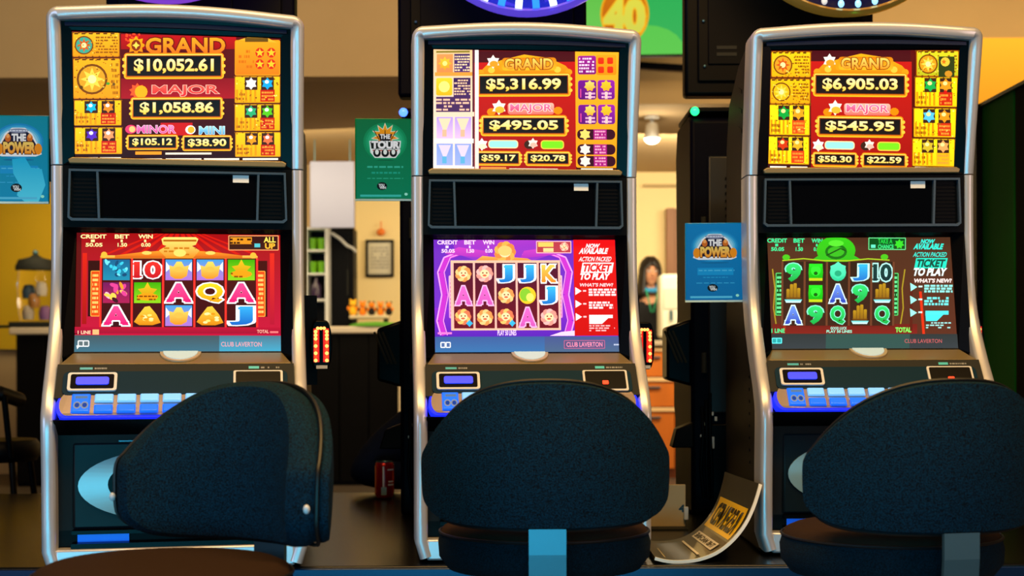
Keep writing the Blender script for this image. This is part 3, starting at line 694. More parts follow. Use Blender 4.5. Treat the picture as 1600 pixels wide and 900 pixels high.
def mound(c, x, y, w, h): 
    c.poly([(x-w*.5, y+h*.3), (x-w*.34, y-h*.02), (x-w*.1, y-h*.42), (x+w*.08, y-h*.46), (x+w*.34, y-h*.06), (x+w*.5, y+h*.34), (x+w*.2, y+h*.46), (x-w*.3, y+h*.46)], '#ffcc40', '#d88408')
    for k in range(9): c.ell(x+random.uniform(-.3, .3)*w, y+random.uniform(-.1, .36)*h, w*.09, h*.06, random.choice(['#ffe070', '#e89410', '#fff0a0']), n=8)
def rocky(c, x, y, w, h):
    c.rect(x-w/2, y-h/2, x+w/2, y+h/2, '#10608c', '#1888a8')
    for k in range(16): c.ell(x+random.uniform(-.38, .38)*w, y+random.uniform(-.38, .38)*h, w*random.uniform(.07, .15), h*random.uniform(.05, .1), random.choice(['#38c8e0', '#1888b0', '#70e0f0', '#0c4870']), n=9, rot=random.uniform(0, 3))
def beast(c, x, y, w, h):
    c.rect(x-w/2, y-h/2, x+w/2, y+h/2, '#6c1458', '#a81c50')
    for k in range(12): c.ell(x+random.uniform(-.36, .36)*w, y+random.uniform(-.36, .36)*h, w*random.uniform(.1, .18), h*random.uniform(.07, .14), random.choice(['#ff9c28', '#ffd050', '#e04090', '#ffb8d0', '#3a1020']), n=9, rot=random.uniform(0, 3))
def plush(c, x, y, s, a='#ffc060', b='#ff8a50'):
    for k in range(9): c.ell(x+s*.6*math.cos(k*.7), y+s*.6*math.sin(k*.7), s*.42, s*.4, a if k % 2 else b, n=10)
    c.ell(x, y, s*.55, s*.5, '#ffe0a8', n=12); c.ell(x-s*.2, y-s*.1, s*.1, s*.1, '#803010', n=6); c.ell(x+s*.25, y-s*.1, s*.1, s*.1, '#803010', n=6); c.ell(x, y+s*.2, s*.25, s*.12, '#e86040', n=8)
def credits(c, x, y, col, s=1.):
    for k, wd in enumerate((40, 22, 22)):
        x0 = x+(0, 54, 91)[k]*s
        c.text(('CREDIT', 'BET', 'WIN')[k], x0, y, x0+wd*s, y+6, col, bold=.03); c.rect(x0+wd*.4*s, y+8, x0+wd*.55*s, y+12, col); c.text(('50.05', '1.50', '0.00')[k], x0+wd*.2*s, y+13.5, x0+wd*.85*s, y+19, col, bold=.03)

def reels(c, x0, x1, y0, y1, bg, bar, cells, vert=True):
    n = 5; w = (x1-x0)/n; h = (y1-y0)/3
    for i in range(n):
        c.rect(x0+w*i+1.5, y0, x0+w*(i+1)-1.5, y1, bg[0], bg[1])
        for j in range(3): cells[j][i](x0+w*(i+.5), y0+h*(j+.5), w-7, h-3.5)
    for i in range(n+1): c.rect(x0+w*i-1.6, y0, x0+w*i+1.6, y1, bar)
def main_left(c):
    c.rect(110, 360, 450, 560, '#9c0c0c', '#c4143c')
    c.rect(118, 366, 128, 528, '#5c080c'); c.rect(130, 400, 137, 512, '#d82010', '#a01010'); c.rect(424, 400, 431, 512, '#e02818', '#b01030')
    for k in range(10): c.poly([(280+8*k-36, 368), (280+8*k-30, 368), (280+26*(k-4.5)+8, 402), (280+26*(k-4.5), 402)], '#d0180c')
    c.rect(139, 412, 160, 500, '#300608'); c.rect(400, 412, 420, 500, '#400608')
    c.frame(143, 428, 158, 500, '#ffb040', 1.2, '#e04810', 2); c.dashes(146, 432, 155, 496, 9, '#ffd870', .9)
    c.frame(402, 428, 417, 500, '#ffb040', 1.2, '#e04810', 2); c.dashes(405, 432, 414, 496, 9, '#ffd870', .9)
    credits(c, 127, 371, '#fff0a0')
    c.rect(158, 404, 405, 409, '#ffc850', '#d07818', r=2)
    c.ell(164, 403, 5, 5, '#ffb838', n=10); c.ell(398, 404, 5, 5, '#ffb838', n=10)
    for s in (-1, 1): c.poly([(281+s*20, 396), (281+s*60, 399), (281+s*100, 404), (281+s*100, 408), (281+s*20, 408)], '#ff9c28', '#c85810'); c.ell(281+s*50, 400, 8, 3, '#ffd060', n=10)
    c.poly([(254, 378), (258, 375), (308, 375), (312, 378), (308, 387), (302, 389), (314, 396), (304, 408), (262, 408), (250, 396), (262, 389), (256, 387)], '#ffe070', '#e08818')
    c.rect(257, 379, 309, 382, '#b05c08'); c.dashes(258, 390, 308, 405, 3, '#c87410', .7); c.ell(283, 400, 10, 6, '#ffd868', n=12)
    c.frame(359, 372, 438, 396, '#ff9c60', 1.5, '#381410', 1.5); c.rect(362, 375, 396, 386, '#e0901c'); c.text('ALL', 415, 375, 433, 383, YEL, bold=.03); c.text('UP', 417, 385, 432, 393, '#ffb830', bold=.04); c.dashes(362, 376, 396, 392, 3, '#3a1808', .6); c.rect(400, 385, 409, 391, '#50c0c8')
    A = lambda x, y, w, h: letter(c, 'A', x, y, w*.8, h*.82, '#ff4c90', '#e01c70')
    Q = lambda x, y, w, h: letter(c, 'Q', x, y, w*.86, h*.84, '#ffd820', '#ff9c10')
    J = lambda x, y, w, h: letter(c, 'J', x, y, w*.62, h*.82, '#30a8e8', '#1060c0')
    T = lambda x, y, w, h: letter(c, '10', x, y, w*.92, h*.72, '#e83028', '#c01020')
    I = lambda *a: ingot(c, *a); G = lambda *a: greencard(c, *a); Mo = lambda *a: mound(c, *a); R = lambda *a: rocky(c, *a); B = lambda *a: beast(c, *a)
    reels(c, 159, 404, 409, 517, ('#4c0a0c', '#380810'), '#ff3028', [[R, T, I, I, G], [B, G, A, Q, A], [A, Mo, I, Mo, J]])
    c.rect(118, 517, 441, 527, '#b80c30', '#980c30')
    c.text('1 LINE', 124, 523, 144, 528, '#ffd8b0'); c.rect(147, 521, 157, 529, '#ffb878'); c.text('TOTAL', 404, 521, 422, 526, '#ffb8a0'); c.rect(424, 523, 437, 526, '#ff7878')
    c.rect(110, 530, 450, 560, '#41545a', '#3c6c80'); c.rect(345, 530, 450, 560, '#4c7488', '#40a0c0')
    for x, s in ((124, 0), (132, 1)): c.frame(x, 538, x+10, 548, '#ffffff', 1.6, '#5c6c70', 2)
    c.poly([(122, 546), (128, 546), (123, 552)], '#ffffff')
    c.text('CLUB LAVERTON', 348, 540, 411, 547, '#e8a0a8', bold=.01)
def ticketpanel(c, x0, y0, x1, y1, ink, arr):
    w = x1-x0
    c.text('NOW', x0+w*.2, y0+6, x0+w*.55, y0+12, ink, bold=.05, shear=.3); c.text('AVAILABLE', x0+w*.02, y0+13, x1-w*.22, y0+21, ink, bold=.05, shear=.3)
    c.text('ACTION PACKED', x0, y0+26, x1-w*.12, y0+33, ink, bold=.02, shear=.3)
    return w
def ticket(c, x0, y, s, ink, ink2):
    c.poly([(x0+3, y), (x0+52, y), (x0+49, y+16), (x0, y+16)], ink); c.text('TICKET', x0+4, y+2.5, x0+47, y+13.5, ink2, bold=.05, shear=.25)
def main_mid(c):
    c.rect(670, 365, 990, 555, '#6c28b8', '#7430c8')
    c.ell(790, 385, 80, 26, '#a838c0', '#8c30c0'); c.rect(679, 480, 900, 530, '#8428c8', '#5020b0')
    # pink curtain outline
    for s in (-1, 1):
        cx = 790+s*2
        pts = [(cx+s*30, 398), (cx+s*60, 392), (cx+s*88, 402), (cx+s*98, 425), (cx+s*92, 460), (cx+s*100, 500), (cx+s*94, 522)]
        c.line(pts, 7, '#c830c8'); c.line([(x+s*5, y) for x, y in pts], 2.2, '#f8a0f0'); c.line([(x-s*5, y) for x, y in pts], 1.6, '#ff90e0')
        c.poly([(cx+s*22, 404), (cx+s*28, 392), (cx+s*70, 386), (cx+s*92, 396), (cx+s*60, 400)], '#d040c0', '#a82cb8')
        c.rect(cx+s*82-4, 430, cx+s*82+5, 496, '#f8b8c8', '#e088d0', r=2); c.dashes(cx+s*82-2, 433, cx+s*82+3, 494, 10, '#b84890', .9)
    credits(c, 685, 376, '#ffd8f0', .78)
    c.poly([(740, 410), (755, 400), (775, 402), (800, 402), (825, 404), (838, 410)], '#ffb050', '#e87830')
    plush(c, 790, 394, 17, '#ffb04c', '#ff8840'); c.ell(790, 392, 11, 8, '#ffc870', n=14)
    c.frame(839, 377, 894, 396, '#ffc0c0', 1.3, '#b83c48', 1); c.rect(842, 379, 866, 386, '#ffcc60'); c.rect(850, 388, 866, 394, '#ffd890'); plush(c, 883, 386, 7, '#ffd0b0', '#ff9080')
    red = ('#4c0c2c', '#6c1020')
    fl = lambda x, y, w, h: plush(c, x, y, h*.42, '#ffcc80', '#ff9850'); fp = lambda x, y, w, h: plush(c, x, y, h*.44, '#ffb8b0', '#ff9888')
    fb = lambda x, y, w, h: (plush(c, x-1, y-1, h*.42, '#ffc468', '#e87850'), c.star(x+w*.34, y+h*.3, h*.18, h*.12, 4, '#38b8e8'))
    J = lambda x, y, w, h: letter(c, 'J', x, y, w*.6, h*.82, '#38b8f0', '#1070c8'); A = lambda x, y, w, h: letter(c, 'A', x, y, w*.78, h*.84, '#e868c8', '#d858b8', '#ffb8e8')
    K = lambda x, y, w, h: letter(c, 'K', x, y, w*.7, h*.8, '#ffc850', '#ff8c28'); O = lambda x, y, w, h: (c.ell(x, y, h*.44, h*.44, '#ffc828'), c.ell(x-3, y-1, h*.3, h*.34, '#88c830', n=14), c.ell(x+4, y+3, h*.2, h*.22, '#ffe868', n=12))
    c.rect(705, 407, 876, 515, '#ffc0a0')
    reels(c, 708, 874, 411, 512, red, '#ffb8a8', [[fl, fp, J, J, K], [A, A, fl, O, J], [fb, fl, fb, A, fp]])
    c.text('PLAY 50 LINES', 777, 515, 806, 523, '#ffe0ff'); c.rect(684, 518, 706, 521, '#ff80d0'); c.poly([(858, 524), (876, 518), (898, 516), (898, 524)], '#ffd0f0')
    c.rect(897, 374, 970, 524, '#e00c10', '#c8080c')
    ticketpanel(c, 906, 376, 963, 0, '#ffe8e8', 1); ticket(c, 908, 411, 1, '#fff0f0', '#e01818'); c.text('TO PLAY', 907, 428, 952, 437, '#ffffff', bold=.05, shear=.25)
    c.text("WHAT'S NEW?", 906, 443, 958, 448, '#ffd8d8', bold=.03, shear=.2)
    for y in (455, 475, 495):
        c.poly([(899, y-6), (909, y), (899, y+6)], '#fff0f0'); c.rect(911, y-1.5, 916, y+1, '#ffc8c8')
    c.dashes(920, 451, 963, 463, 3, '#ffe0e0', .95, .25); c.dashes(920, 471, 958, 483, 3, '#ffe0e0', .95, .25); c.rect(920, 492, 957, 497, '#fff0f0'); c.poly([(920, 497), (950, 497), (940, 506), (920, 506)], '#ffe8e8'); c.dashes(920, 507, 960, 518, 3, '#ffb8b8', .8)
    c.rect(670, 525, 990, 556, '#3c5c98', '#3870a8'); c.rect(850, 525, 990, 556, '#44548c', '#4a6484')
    for x in (688, 696): c.frame(x, 533, x+8, 542, '#ffffff', 1.5, '#506ca0', 1.5)
    c.frame(880, 531, 944, 544, '#c86088', 1, '#54507c', 1); c.text('CLUB LAVERTON', 884, 534, 940, 541, '#ff90b0', bold=.015); c.dashes(958, 536, 966, 540, 1, '#d0d8f0', 1)
def main_right(c):
    c.rect(1190, 362, 1510, 550, '#4a2a18', '#5c2c1c')
    c.rect(1208, 505, 1432, 520, '#6c1c14', '#802018'); c.rect(1224, 440, 1228, 515, '#a02c14')
    for x, s in ((1209, 1), (1410, -1)): c.line([(x-s*2, 420), (x+s*2, 450), (x, 480), (x+s*4, 505)], 2, '#a89020')
    credits(c, 1199, 373, '#38f098', .75)
    c.ell(1305, 391, 30, 22, '#38c818', '#28b010', n=24); c.poly([(1268, 406), (1282, 396), (1328, 396), (1345, 406)], '#30b818'); c.ell(1305, 393, 17, 12, '#0c6c10', n=16); c.ell(1305, 393, 13, 8, '#34b41c', n=14); c.line([(1290, 399), (1312, 388), (1320, 392)], 2, '#08480c'); c.ell(1305, 380, 12, 5, '#58e030', n=12)
    c.line([(1222, 407), (1255, 404), (1285, 407), (1325, 407), (1355, 404), (1388, 406)], 1.8, '#a8c820'); c.ell(1228, 402, 6, 4.5, '#48c018', n=10); c.ell(1380, 401, 6, 4.5, '#48c018', n=10)
    c.frame(1355, 371, 1413, 390, '#68e890', 1.2, '#0a4c18', 1); c.text('TAKE A', 1370, 373, 1392, 380, '#20c840', bold=.03); c.text('CHANCE', 1370, 382, 1394, 388, '#38e880', bold=.03); c.star(1403, 381, 8, 5, 7, '#38d828'); c.rect(1359, 382, 1366, 387, '#60f0c0')
    for x in (1212, 1391): c.frame(x, 426, x+11, 492, '#58e070', 1.2, '#0c4818', 1.5); c.dashes(x+2, 430, x+9, 490, 9, '#70ffa0', .95)
    grn = lambda ch: (lambda x, y, w, h: letter(c, ch, x, y, w*.72, h*.84, '#30e070', '#10a840', '#90ffd8', .04))
    A = lambda x, y, w, h: letter(c, 'A', x, y, w*.78, h*.84, '#7098f0', '#3048b8', '#e0fff8', .05); J = lambda x, y, w, h: letter(c, 'J', x, y, w*.6, h*.8, '#30b8e8', '#2070c8', '#c8fff0', .045)
    T = lambda x, y, w, h: letter(c, '10', x, y, w*.95, h*.8, '#0a3c38', '#0a2c30', '#b8fff0', .06)
    def blob(x, y, w, h): c.star(x, y, h*.5, h*.38, 4, '#18d818', '#10b010', rot=PI/4); c.ell(x, y-h*.1, w*.28, h*.28, '#30f030', n=12); c.rect(x-w*.38, y-h*.45, x+w*.38, y-h*.3, '#20e020'); c.rect(x-w*.38, y+h*.3, x+w*.38, y+h*.44, '#c0d018'); c.ell(x, y+h*.05, w*.12, h*.1, '#086008', n=8)
    def aqua(x, y, w, h): c.ell(x, y, w*.46, h*.46, '#50f0b8', '#28c890', n=16); c.star(x, y-h*.1, w*.5, w*.4, 6, '#60f8c0', '#38d8a0'); c.ell(x, y+h*.05, w*.2, h*.16, '#20a878', n=10)
    def ship(x, y, w, h):
        for k, (dx, hh) in enumerate(((-.3, .5), (-.1, .75), (.1, .8), (.3, .55))): c.rect(x+w*dx-w*.09, y+h*.25-h*hh, x+w*dx+w*.09, y+h*.25, '#b88c18', '#8a5c10', r=1.5)
        c.poly([(x-w*.45, y+h*.2), (x+w*.45, y+h*.2), (x+w*.3, y+h*.38), (x-w*.3, y+h*.38)], '#6c4410'); c.poly([(x-w*.5, y+h*.3), (x+w*.5, y+h*.3), (x+w*.4, y+h*.47), (x-w*.4, y+h*.47)], '#48c8c8', '#e0ffff')
    reels(c, 1222, 1394, 409, 508, ('#2c1c10', '#3c2014'), '#6c3c24', [[grn('9'), blob, aqua, J, T], [ship, blob, A, grn('9'), ship], [A, grn('9'), grn('Q'), ship, grn('Q')]])
    c.text('GOOD LUCK', 1297, 510, 1322, 514, '#b0f8e0'); c.text('PLAY 50 LINES', 1291, 515, 1330, 519, '#98f0d0', bold=.03); c.text('1 LINE', 1206, 513, 1226, 519, '#40f090', bold=.03); c.text('TOTAL', 1398, 511, 1422, 518, '#80f060', bold=.05)
    c.rect(1420, 440, 1424, 515, '#5a1c10'); c.poly([(1434, 455), (1438, 455), (1446, 548), (1442, 548)], '#e03010')
    T1 = '#30e8d0'
    ticketpanel(c, 1425, 368, 1483, 0, T1, 1); ticket(c, 1426, 403, 1, '#20e0c0', '#084838'); c.text('TO PLAY', 1425, 419, 1475, 430, '#e8fff8', bold=.05, shear=.25)
    c.text("WHAT'S NEW?", 1426, 435, 1484, 441, '#ffe8e0', bold=.04, shear=.2)
    for y in (448, 468, 488):
        c.poly([(1420, y-6.5), (1431, y), (1421, y+6.5)], '#a0ffe8'); c.rect(1433, y-2, 1439, y+.5, '#d0fff0')
    c.dashes(1442, 444, 1486, 457, 3, '#90f0e0', .95, .25); c.dashes(1442, 463, 1480, 477, 3, '#70e8e0', .95, .25); c.rect(1444, 485, 1480, 491, '#50f0f0'); c.poly([(1444, 491), (1472, 491), (1462, 501), (1445, 501)], '#48e8e8'); c.dashes(1445, 502, 1484, 513, 3, '#a0e8e0', .8)
    c.rect(1190, 521, 1510, 552, '#2c3434', '#343c40'); c.rect(1290, 521, 1420, 552, '#2e5048', '#30504c')
    for x in (1206, 1213): c.frame(x, 527, x+9, 536, '#60f0f0', 1.4, '#28a0a0', 1.5)
    c.text('CLUB LAVERTON', 1412, 529, 1470, 535, '#d06060', bold=.0)

slot_machine('slot machine on the left with $10,052.61 jackpot and red gold-pot game', -.770, 3.295, 10.5, 1.047, 1.009, top_left, main_left,
             [(111.3,51.3),(437.4,63.8),(438,258),(116,250.5)], [(120.4,367.7),(440.3,371),(441,554),(118.6,556)], 0)
slot_machine('slot machine in the middle with $5,316.99 jackpot and purple game', .034, 3.43, 5.27, 1.0, 1.0, top_mid, main_mid,
             [(677.7,76.3),(968.5,84),(962,265.5),(677.7,265.5)], [(679,374.5),(962.4,375.6),(966,548.7),(679.8,548.7)], 1)
slot_machine('slot machine on the right with $6,905.03 jackpot and green letter game', .862, 3.507, 0.06, 1.029, 1.012, top_right, main_right,
             [(1204,82),(1495.5,80),(1487.4,257),(1199,263.5)], [(1198.4,372),(1482,370),(1495.5,543),(1207,544)], 2)

# ------------------------------------------------------------------ stools
def stool(label, x, y, yaw):
    t = thing('swivel_stool', label, 'chair', (x, y, 0), yaw, 'padded stools at the machines')
    R0, HA, TH = .262, math.radians(62), .050
    def ztop(a): return .945-.122*abs(a)**2.45
    def zbot(a): return .687+.012*abs(a)**3+.016*abs(a)**10
    NU, NV = 36, 12
    def shell(r, ins, da):
        rows = []
        for j in range(NV+1):
            v = j/NV; row = []
            for i in range(NU+1):
                a = -1+2*i/NU; zb, zt = zbot(a)+ins, ztop(a)-ins
                hgt = max(zt-zb, .01); g = (HA-da)*a
                # round corners of the pad outline
                m = abs(2*v-1); g *= 1-.055*m**6-.01*m**2
                bulge = .012*(1-a*a)*(1-m*m)
                z = zb+hgt*v; rr_ = r+bulge*(1 if r > R0-.02 else -1)+.030*(z-.69)
                row.append((rr_*math.sin(g), -rr_*math.cos(g), z))
            rows.append(row)
        return rows
    def closed(r1, r2, ins, da):
        A = shell(r1, 0, 0); M1 = shell((r1*2+r2)/3, -ins, -da); M2 = shell((r1+2*r2)/3, -ins, -da); B = shell(r2, 0, 0)
        mb = MB(); n = NU+1; mb.grid(A); o2 = len(mb.v); mb.grid(B)
        def border(S): return [S[0][i] for i in range(n)]+[S[j][n-1] for j in range(1, NV+1)]+[S[NV][i] for i in range(n-2, -1, -1)]+[S[j][0] for j in range(NV-1, 0, -1)]
        mb.grid([border(A), border(M1), border(M2), border(B)], close_u=True)
        return mb, border
    mb, border = closed(R0, R0-.018, .003, .01)
    obj('back_panel', mb, M_fabric, t, smooth=True)
    mb, border = closed(R0-.0185, R0-.019-TH, .008, .03)
    obj('back_pad', mb, M_fabric, t, smooth=True)
    S = border(shell(R0-.018, -.006, -.022)); obj('piping', MB().tube(S, .0035, 6, closed=True), M_pipe, t, smooth=True)
    for s in (-1, 1):
        g = s*HA*1.0; r = R0-.03; mb = MB()
        mb.ball((r*math.sin(g+s*.06), -r*math.cos(g+s*.06), .755), (.0055, .0055, .0075), 10, 8)
        obj('rivet', mb, M_white, t, smooth=True)
    # seat: round cushion with a piped rim
    def disc(prof, m_, nm):
        obj(nm, MB().lathe(prof, n=48, sy=.98), m_, t, smooth=True)
    disc([(0, .568), (.14, .570), (.190, .582), (.207, .605), (.209, .632), (.203, .652)], M_fabdark, 'seat_side')
    disc([(.2035, .6515), (.198, .661), (.18, .669), (.10, .673), (0, .674)], M_seat_lit, 'seat_top')
    obj('seat_piping', MB().tube([(.2055*math.cos(2*PI*k/48), .2055*.98*math.sin(2*PI*k/48), .652) for k in range(48)], .003, 6, closed=True), M_pipe, t, smooth=True)
    # steel strap from under the seat up the back
    pa = [(-.05, .558), (-.16, .556), (-.235, .570), (-.262, .60), (-.266, .64), (-.2665, .686)]
    pb = [(y+.006*(1 if i > 2 else .2), z-(.006 if i < 3 else 0)) for i, (y, z) in enumerate(pa)]
    k = len(pa); vs = [(s*.0335, y, z) for s in (-1, 1) for y, z in pa]+[(s*.0335, y, z) for s in (-1, 1) for y, z in [(y+.008, z-.002) if i > 2 else (y, z+.008) for i, (y, z) in enumerate(pa)]]
    fs = []
    for i in range(k-1): fs += [(i, i+1, k+i+1, k+i), (2*k+i, 3*k+i, 3*k+i+1, 2*k+i+1), (i, 2*k+i, 2*k+i+1, i+1), (k+i, k+i+1, 3*k+i+1, 3*k+i)]
    fs += [(0, k, 3*k, 2*k), (k-1, 2*k-1+0, 4*k-1, 3*k-1)]
    obj('back_strap', MB().add(vs, fs), M_steel, t)
    obj('column', MB().lathe([(.026, .03), (.026, .40), (.020, .41), (.020, .56), (.07, .562), (.07, .569)], n=20), M_steel, t, smooth=True)
    obj('foot_ring', MB().tube([(.17*math.cos(2*PI*k/32), .17*math.sin(2*PI*k/32), .27) for k in range(32)], .009, 8, closed=True).tube([(-.17, 0, .27), (.17, 0, .27)], .007, 6).tube([(0, -.17, .27), (0, .17, .27)], .007, 6), M_steel, t, smooth=True)
    obj('base', MB().lathe([(0, 0), (.22, 0), (.22, .012), (.12, .028), (.03, .04), (0, .04)], n=36), M_steel, t, smooth=True)
    return t
stool('dark padded stool in front of the left machine, swivelled to face the camera side', -.556, 2.265, math.radians(150))
stool('dark padded stool squarely in front of the middle machine, steel strap showing', .062, 2.80, 0)
stool('dark padded stool in front of the right machine, cut by the frame edge', .722, 2.72, math.radians(12))

# ------------------------------------------------------------------ machines of the back row, seen from behind
def back_machine(label, Xc, lamp, hexc, Dm=4.2, lampside=-1, reader=True):
    t = thing('slot_machine', label, 'slot machine', (Xc, Dm, BT), 0, 'slot machines of the back row')
    # side profile: back at y=0, front bulging to +y
    pts = [(0, 0), (0, 1.17), (.06, 1.19), (.34, 1.19), (.38, 1.1), (.36, .6), (.46, .38), (.46, .30), (.42, .26), (.42, 0)]
    obj('cabinet_body', MB().prism(pts, -.275, .275, 'x'), M_navy, t, bevel=.012)
    obj('back_door', MB().b6(-.225, .225, -.012, .002, .30, 1.06), mat('back_door', '#0a0c14', .45), t, bevel=.006)
    obj('lower_door', MB().b6(-.225, .225, -.010, .002, .04, .27), M_black, t, bevel=.005)
    for sx_ in (-1, 1):
        for k in range(7): obj('vent_slot', MB().box((sx_*.14, -.0135, .86+.022*k), (.07, .003, .008)), M_black, t)
    for k in range(2): obj('hinge', MB().lathe([(.008, -.03), (.008, .03)], (-.238, -.008, .45+.4*k), 10), M_dkgrey, t)
    lb = obj('lamp_cap', MB().b6(-.275, .275, .0, .30, 1.19, 1.205), M_black, t, bevel=.004)
    for s in (-1, 1): obj('status_lamp', MB().ball((s*.262+(.03 if not reader else 0), -.005, 1.192), (.013, .013, .013), 14, 10), mat('status_lamp', hexc, .2, emit=hexc, strength=5), t, smooth=True)
    if reader:
        r = obj('side_reader', MB().hexa([(-.345, .02, .40), (-.27, .02, .38), (-.27, .15, .38), (-.345, .15, .40)], [(-.345, .02, .555), (-.27, .02, .58), (-.27, .15, .58), (-.345, .15, .555)]), M_gloss, t, bevel=.008)
        for k in range(3): obj('reader_rib', MB().tube([(-.352+.012*k, .014, .545-.0*k), (-.312+.012*k, .012, .45)], .0035, 6), M_dkgrey, r)
        obj('card_slot', MB().hexa([(-.335, -.02, .20), (-.27, -.02, .20), (-.27, .06, .20), (-.335, .06, .20)], [(-.32, -.01, .255), (-.27, -.01, .275), (-.27, .06, .275), (-.32, .06, .255)]), M_black, t, bevel=.004)
    # cables and small connector plates on the back
    for k in range(3): obj('cable', MB().tube([(-.245+.012*k, -.012, .32+.02*k), (-.243+.01*k, -.022, .24), (-.25+.016*k, -.02, .14), (-.24+.012*k, -.008, .05)], .005, 8), M_black, t, smooth=True)
    for x, z, w_, h_ in ((-.235, .27, .014, .010), (-.217, .215, .014, .034), (-.205, .285, .007, .012), (-.243, .235, .016, .007), (-.215, .30, .006, .010)):
        obj('connector', MB().box((x, -.014, z), (w_, .006, h_)), M_white, t)
    # overhead display on a post, its back towards us
    d = obj('overhead_display', MB().b6(-.283, .283, .06, .13, 1.25, 1.95), M_navy if not reader == 2 else M_black, t, bevel=.01)
    obj('display_recess', MB().b6(-.245, .245, .05, .062, 1.29, 1.90), M_black, d, bevel=.004)
    for k in range(4): obj('display_vent', MB().b6(-.20+.062*k, -.15+.062*k, .0465, .051, 1.60, 1.622), mat('vent_grey', '#15161a', .6), d)
    obj('bracket_plate', MB().b6(-.215, .10, .044, .051, 1.34, 1.575), mat('plate_dark', '#08090c', .6, spec=.1), d, bevel=.003)
    for x, z in ((-.225, 1.335), (-.228, 1.47)): obj('screw', MB().ball((x, .046, z), .005, 8, 6), M_steel, d)
    obj('label_strip', MB().b6(-.19, -.13, .042, .046, 1.385, 1.395), M_dkgrey, d); obj('label_strip', MB().b6(-.19, -.13, .042, .046, 1.365, 1.375), M_dkgrey, d)
    obj('display_post', MB().b6(-.05, .05, .07, .12, 1.2, 1.26), M_black, t)
    return t
back_machine('dark machine seen from behind, right of the left machine, purple-white lamp', X(487, 4.66)-.275, '', '#c8a8ff', reader=False)
back_machine('dark machine seen from behind, left of the middle machine, blue lamp', X(625, 4.2)+.275, '', '#3860ff')
back_machine('dark machine seen from behind between middle and right machines, green lamp', X(1066, 4.42)+.275, '', '#18e060', reader=2)

# ------------------------------------------------------------------ lit wheels above
def wheel(label, x, y, z, R, rim, inner, bulbs, lipc):
    t = thing('prize_wheel', label, 'wheel', (x, y, z), 0, 'lit wheels above the machines')
    obj('wheel_rim', MB().lathe([(R*.955, -.03), (R*.975, -.036), (R, -.022), (R+.002, 0), (R*.98, .04), (R*.6, .06), (0, .06)], axis='y', n=72), mat('wheel_rim', rim, .25, .6, emit=lipc, strength=.6), t, smooth=True)
    obj('wheel_face', MB().lathe([(R*.958, -.030), (0, -.030)], axis='y', n=72), mat('wheel_track', '#0a1a70', .3, emit='#0a38d8', strength=.5 if bulbs else .05), t, smooth=True)
    n = 16
    for k in range(n):
        a0, a1 = 2*PI*k/n, 2*PI*(k+1)/n; mb = MB(); r1 = R*.875
        mb.prism([(.12*R*math.cos(a0), .12*R*math.sin(a0))]+[(r1*math.cos(a0+(a1-a0)*j/4), r1*math.sin(a0+(a1-a0)*j/4)) for j in range(5)]+[(.12*R*math.cos(a1), .12*R*math.sin(a1))], -.036, -.029)
        c_ = inner[k % len(inner)]; obj('wheel_segment', mb, mat('segment', c_, .3, emit=c_, strength=.7), t)
    for k in range(40):
        a = 2*PI*(k+.5)/40; col = (('#d8f0ff', 1.6) if k % 2 else ('#1c78ff', 1.4)) if bulbs else (('#dce8f4', .5) if abs(k-30) > 1 else ('#78c0ff', 2.4))
        key = 'wheel_bulb'+col[0]+str(bulbs); m_ = bpy.data.materials.get(key) or mat(key, col[0], .2, emit=col[0], strength=col[1])
        mb = MB()
        if bulbs: mb.box((0, 0, 0), (.020, .010, .026)); rot = Matrix.Rotation(-(a+PI/2), 3, 'Y'); mb.v = [tuple(rot @ Vector(v)+Vector((R*.918*math.cos(a), -.036, R*.918*math.sin(a)))) for v in mb.v]
        else: mb.ball((R*.918*math.cos(a), -.036, R*.918*math.sin(a)), (.009, .008, .011), 8, 6)
        obj('wheel_bulb', mb, m_, t)
    obj('wheel_hub', MB().lathe([(.13*R, -.03), (.12*R, -.05), (0, -.055)], axis='y', n=24), M_steel, t, smooth=True)
    obj('hanger', MB().b6(-.03, .03, .05, .162, -.03, .03), M_black, t)
    return t
wheel('purple-lit prize wheel above the left machine, almost out of frame', X(262, 4.08), 4.08, Z(3, 4.08)+.33, .33, '#5a48b0', ['#5820a8', '#8838d8', '#28107c'], True, '#a050ff')
wheel('blue-lit prize wheel above the middle machine', X(826, 4.08), 4.08, Z(26, 4.08)+.335, .335, '#9080e8', ['#e8b0d0', '#6a1878', '#38108c', '#b02890'], True, '#6c50ff')
wheel('gold-rimmed prize wheel with red segments above the right machine', X(1325, 4.08), 4.08, Z(28, 4.08)+.335, .335, '#d8ac60', ['#e0481c', '#ff90c8', '#e0481c', '#8a1c10'], False, '#6a5018')

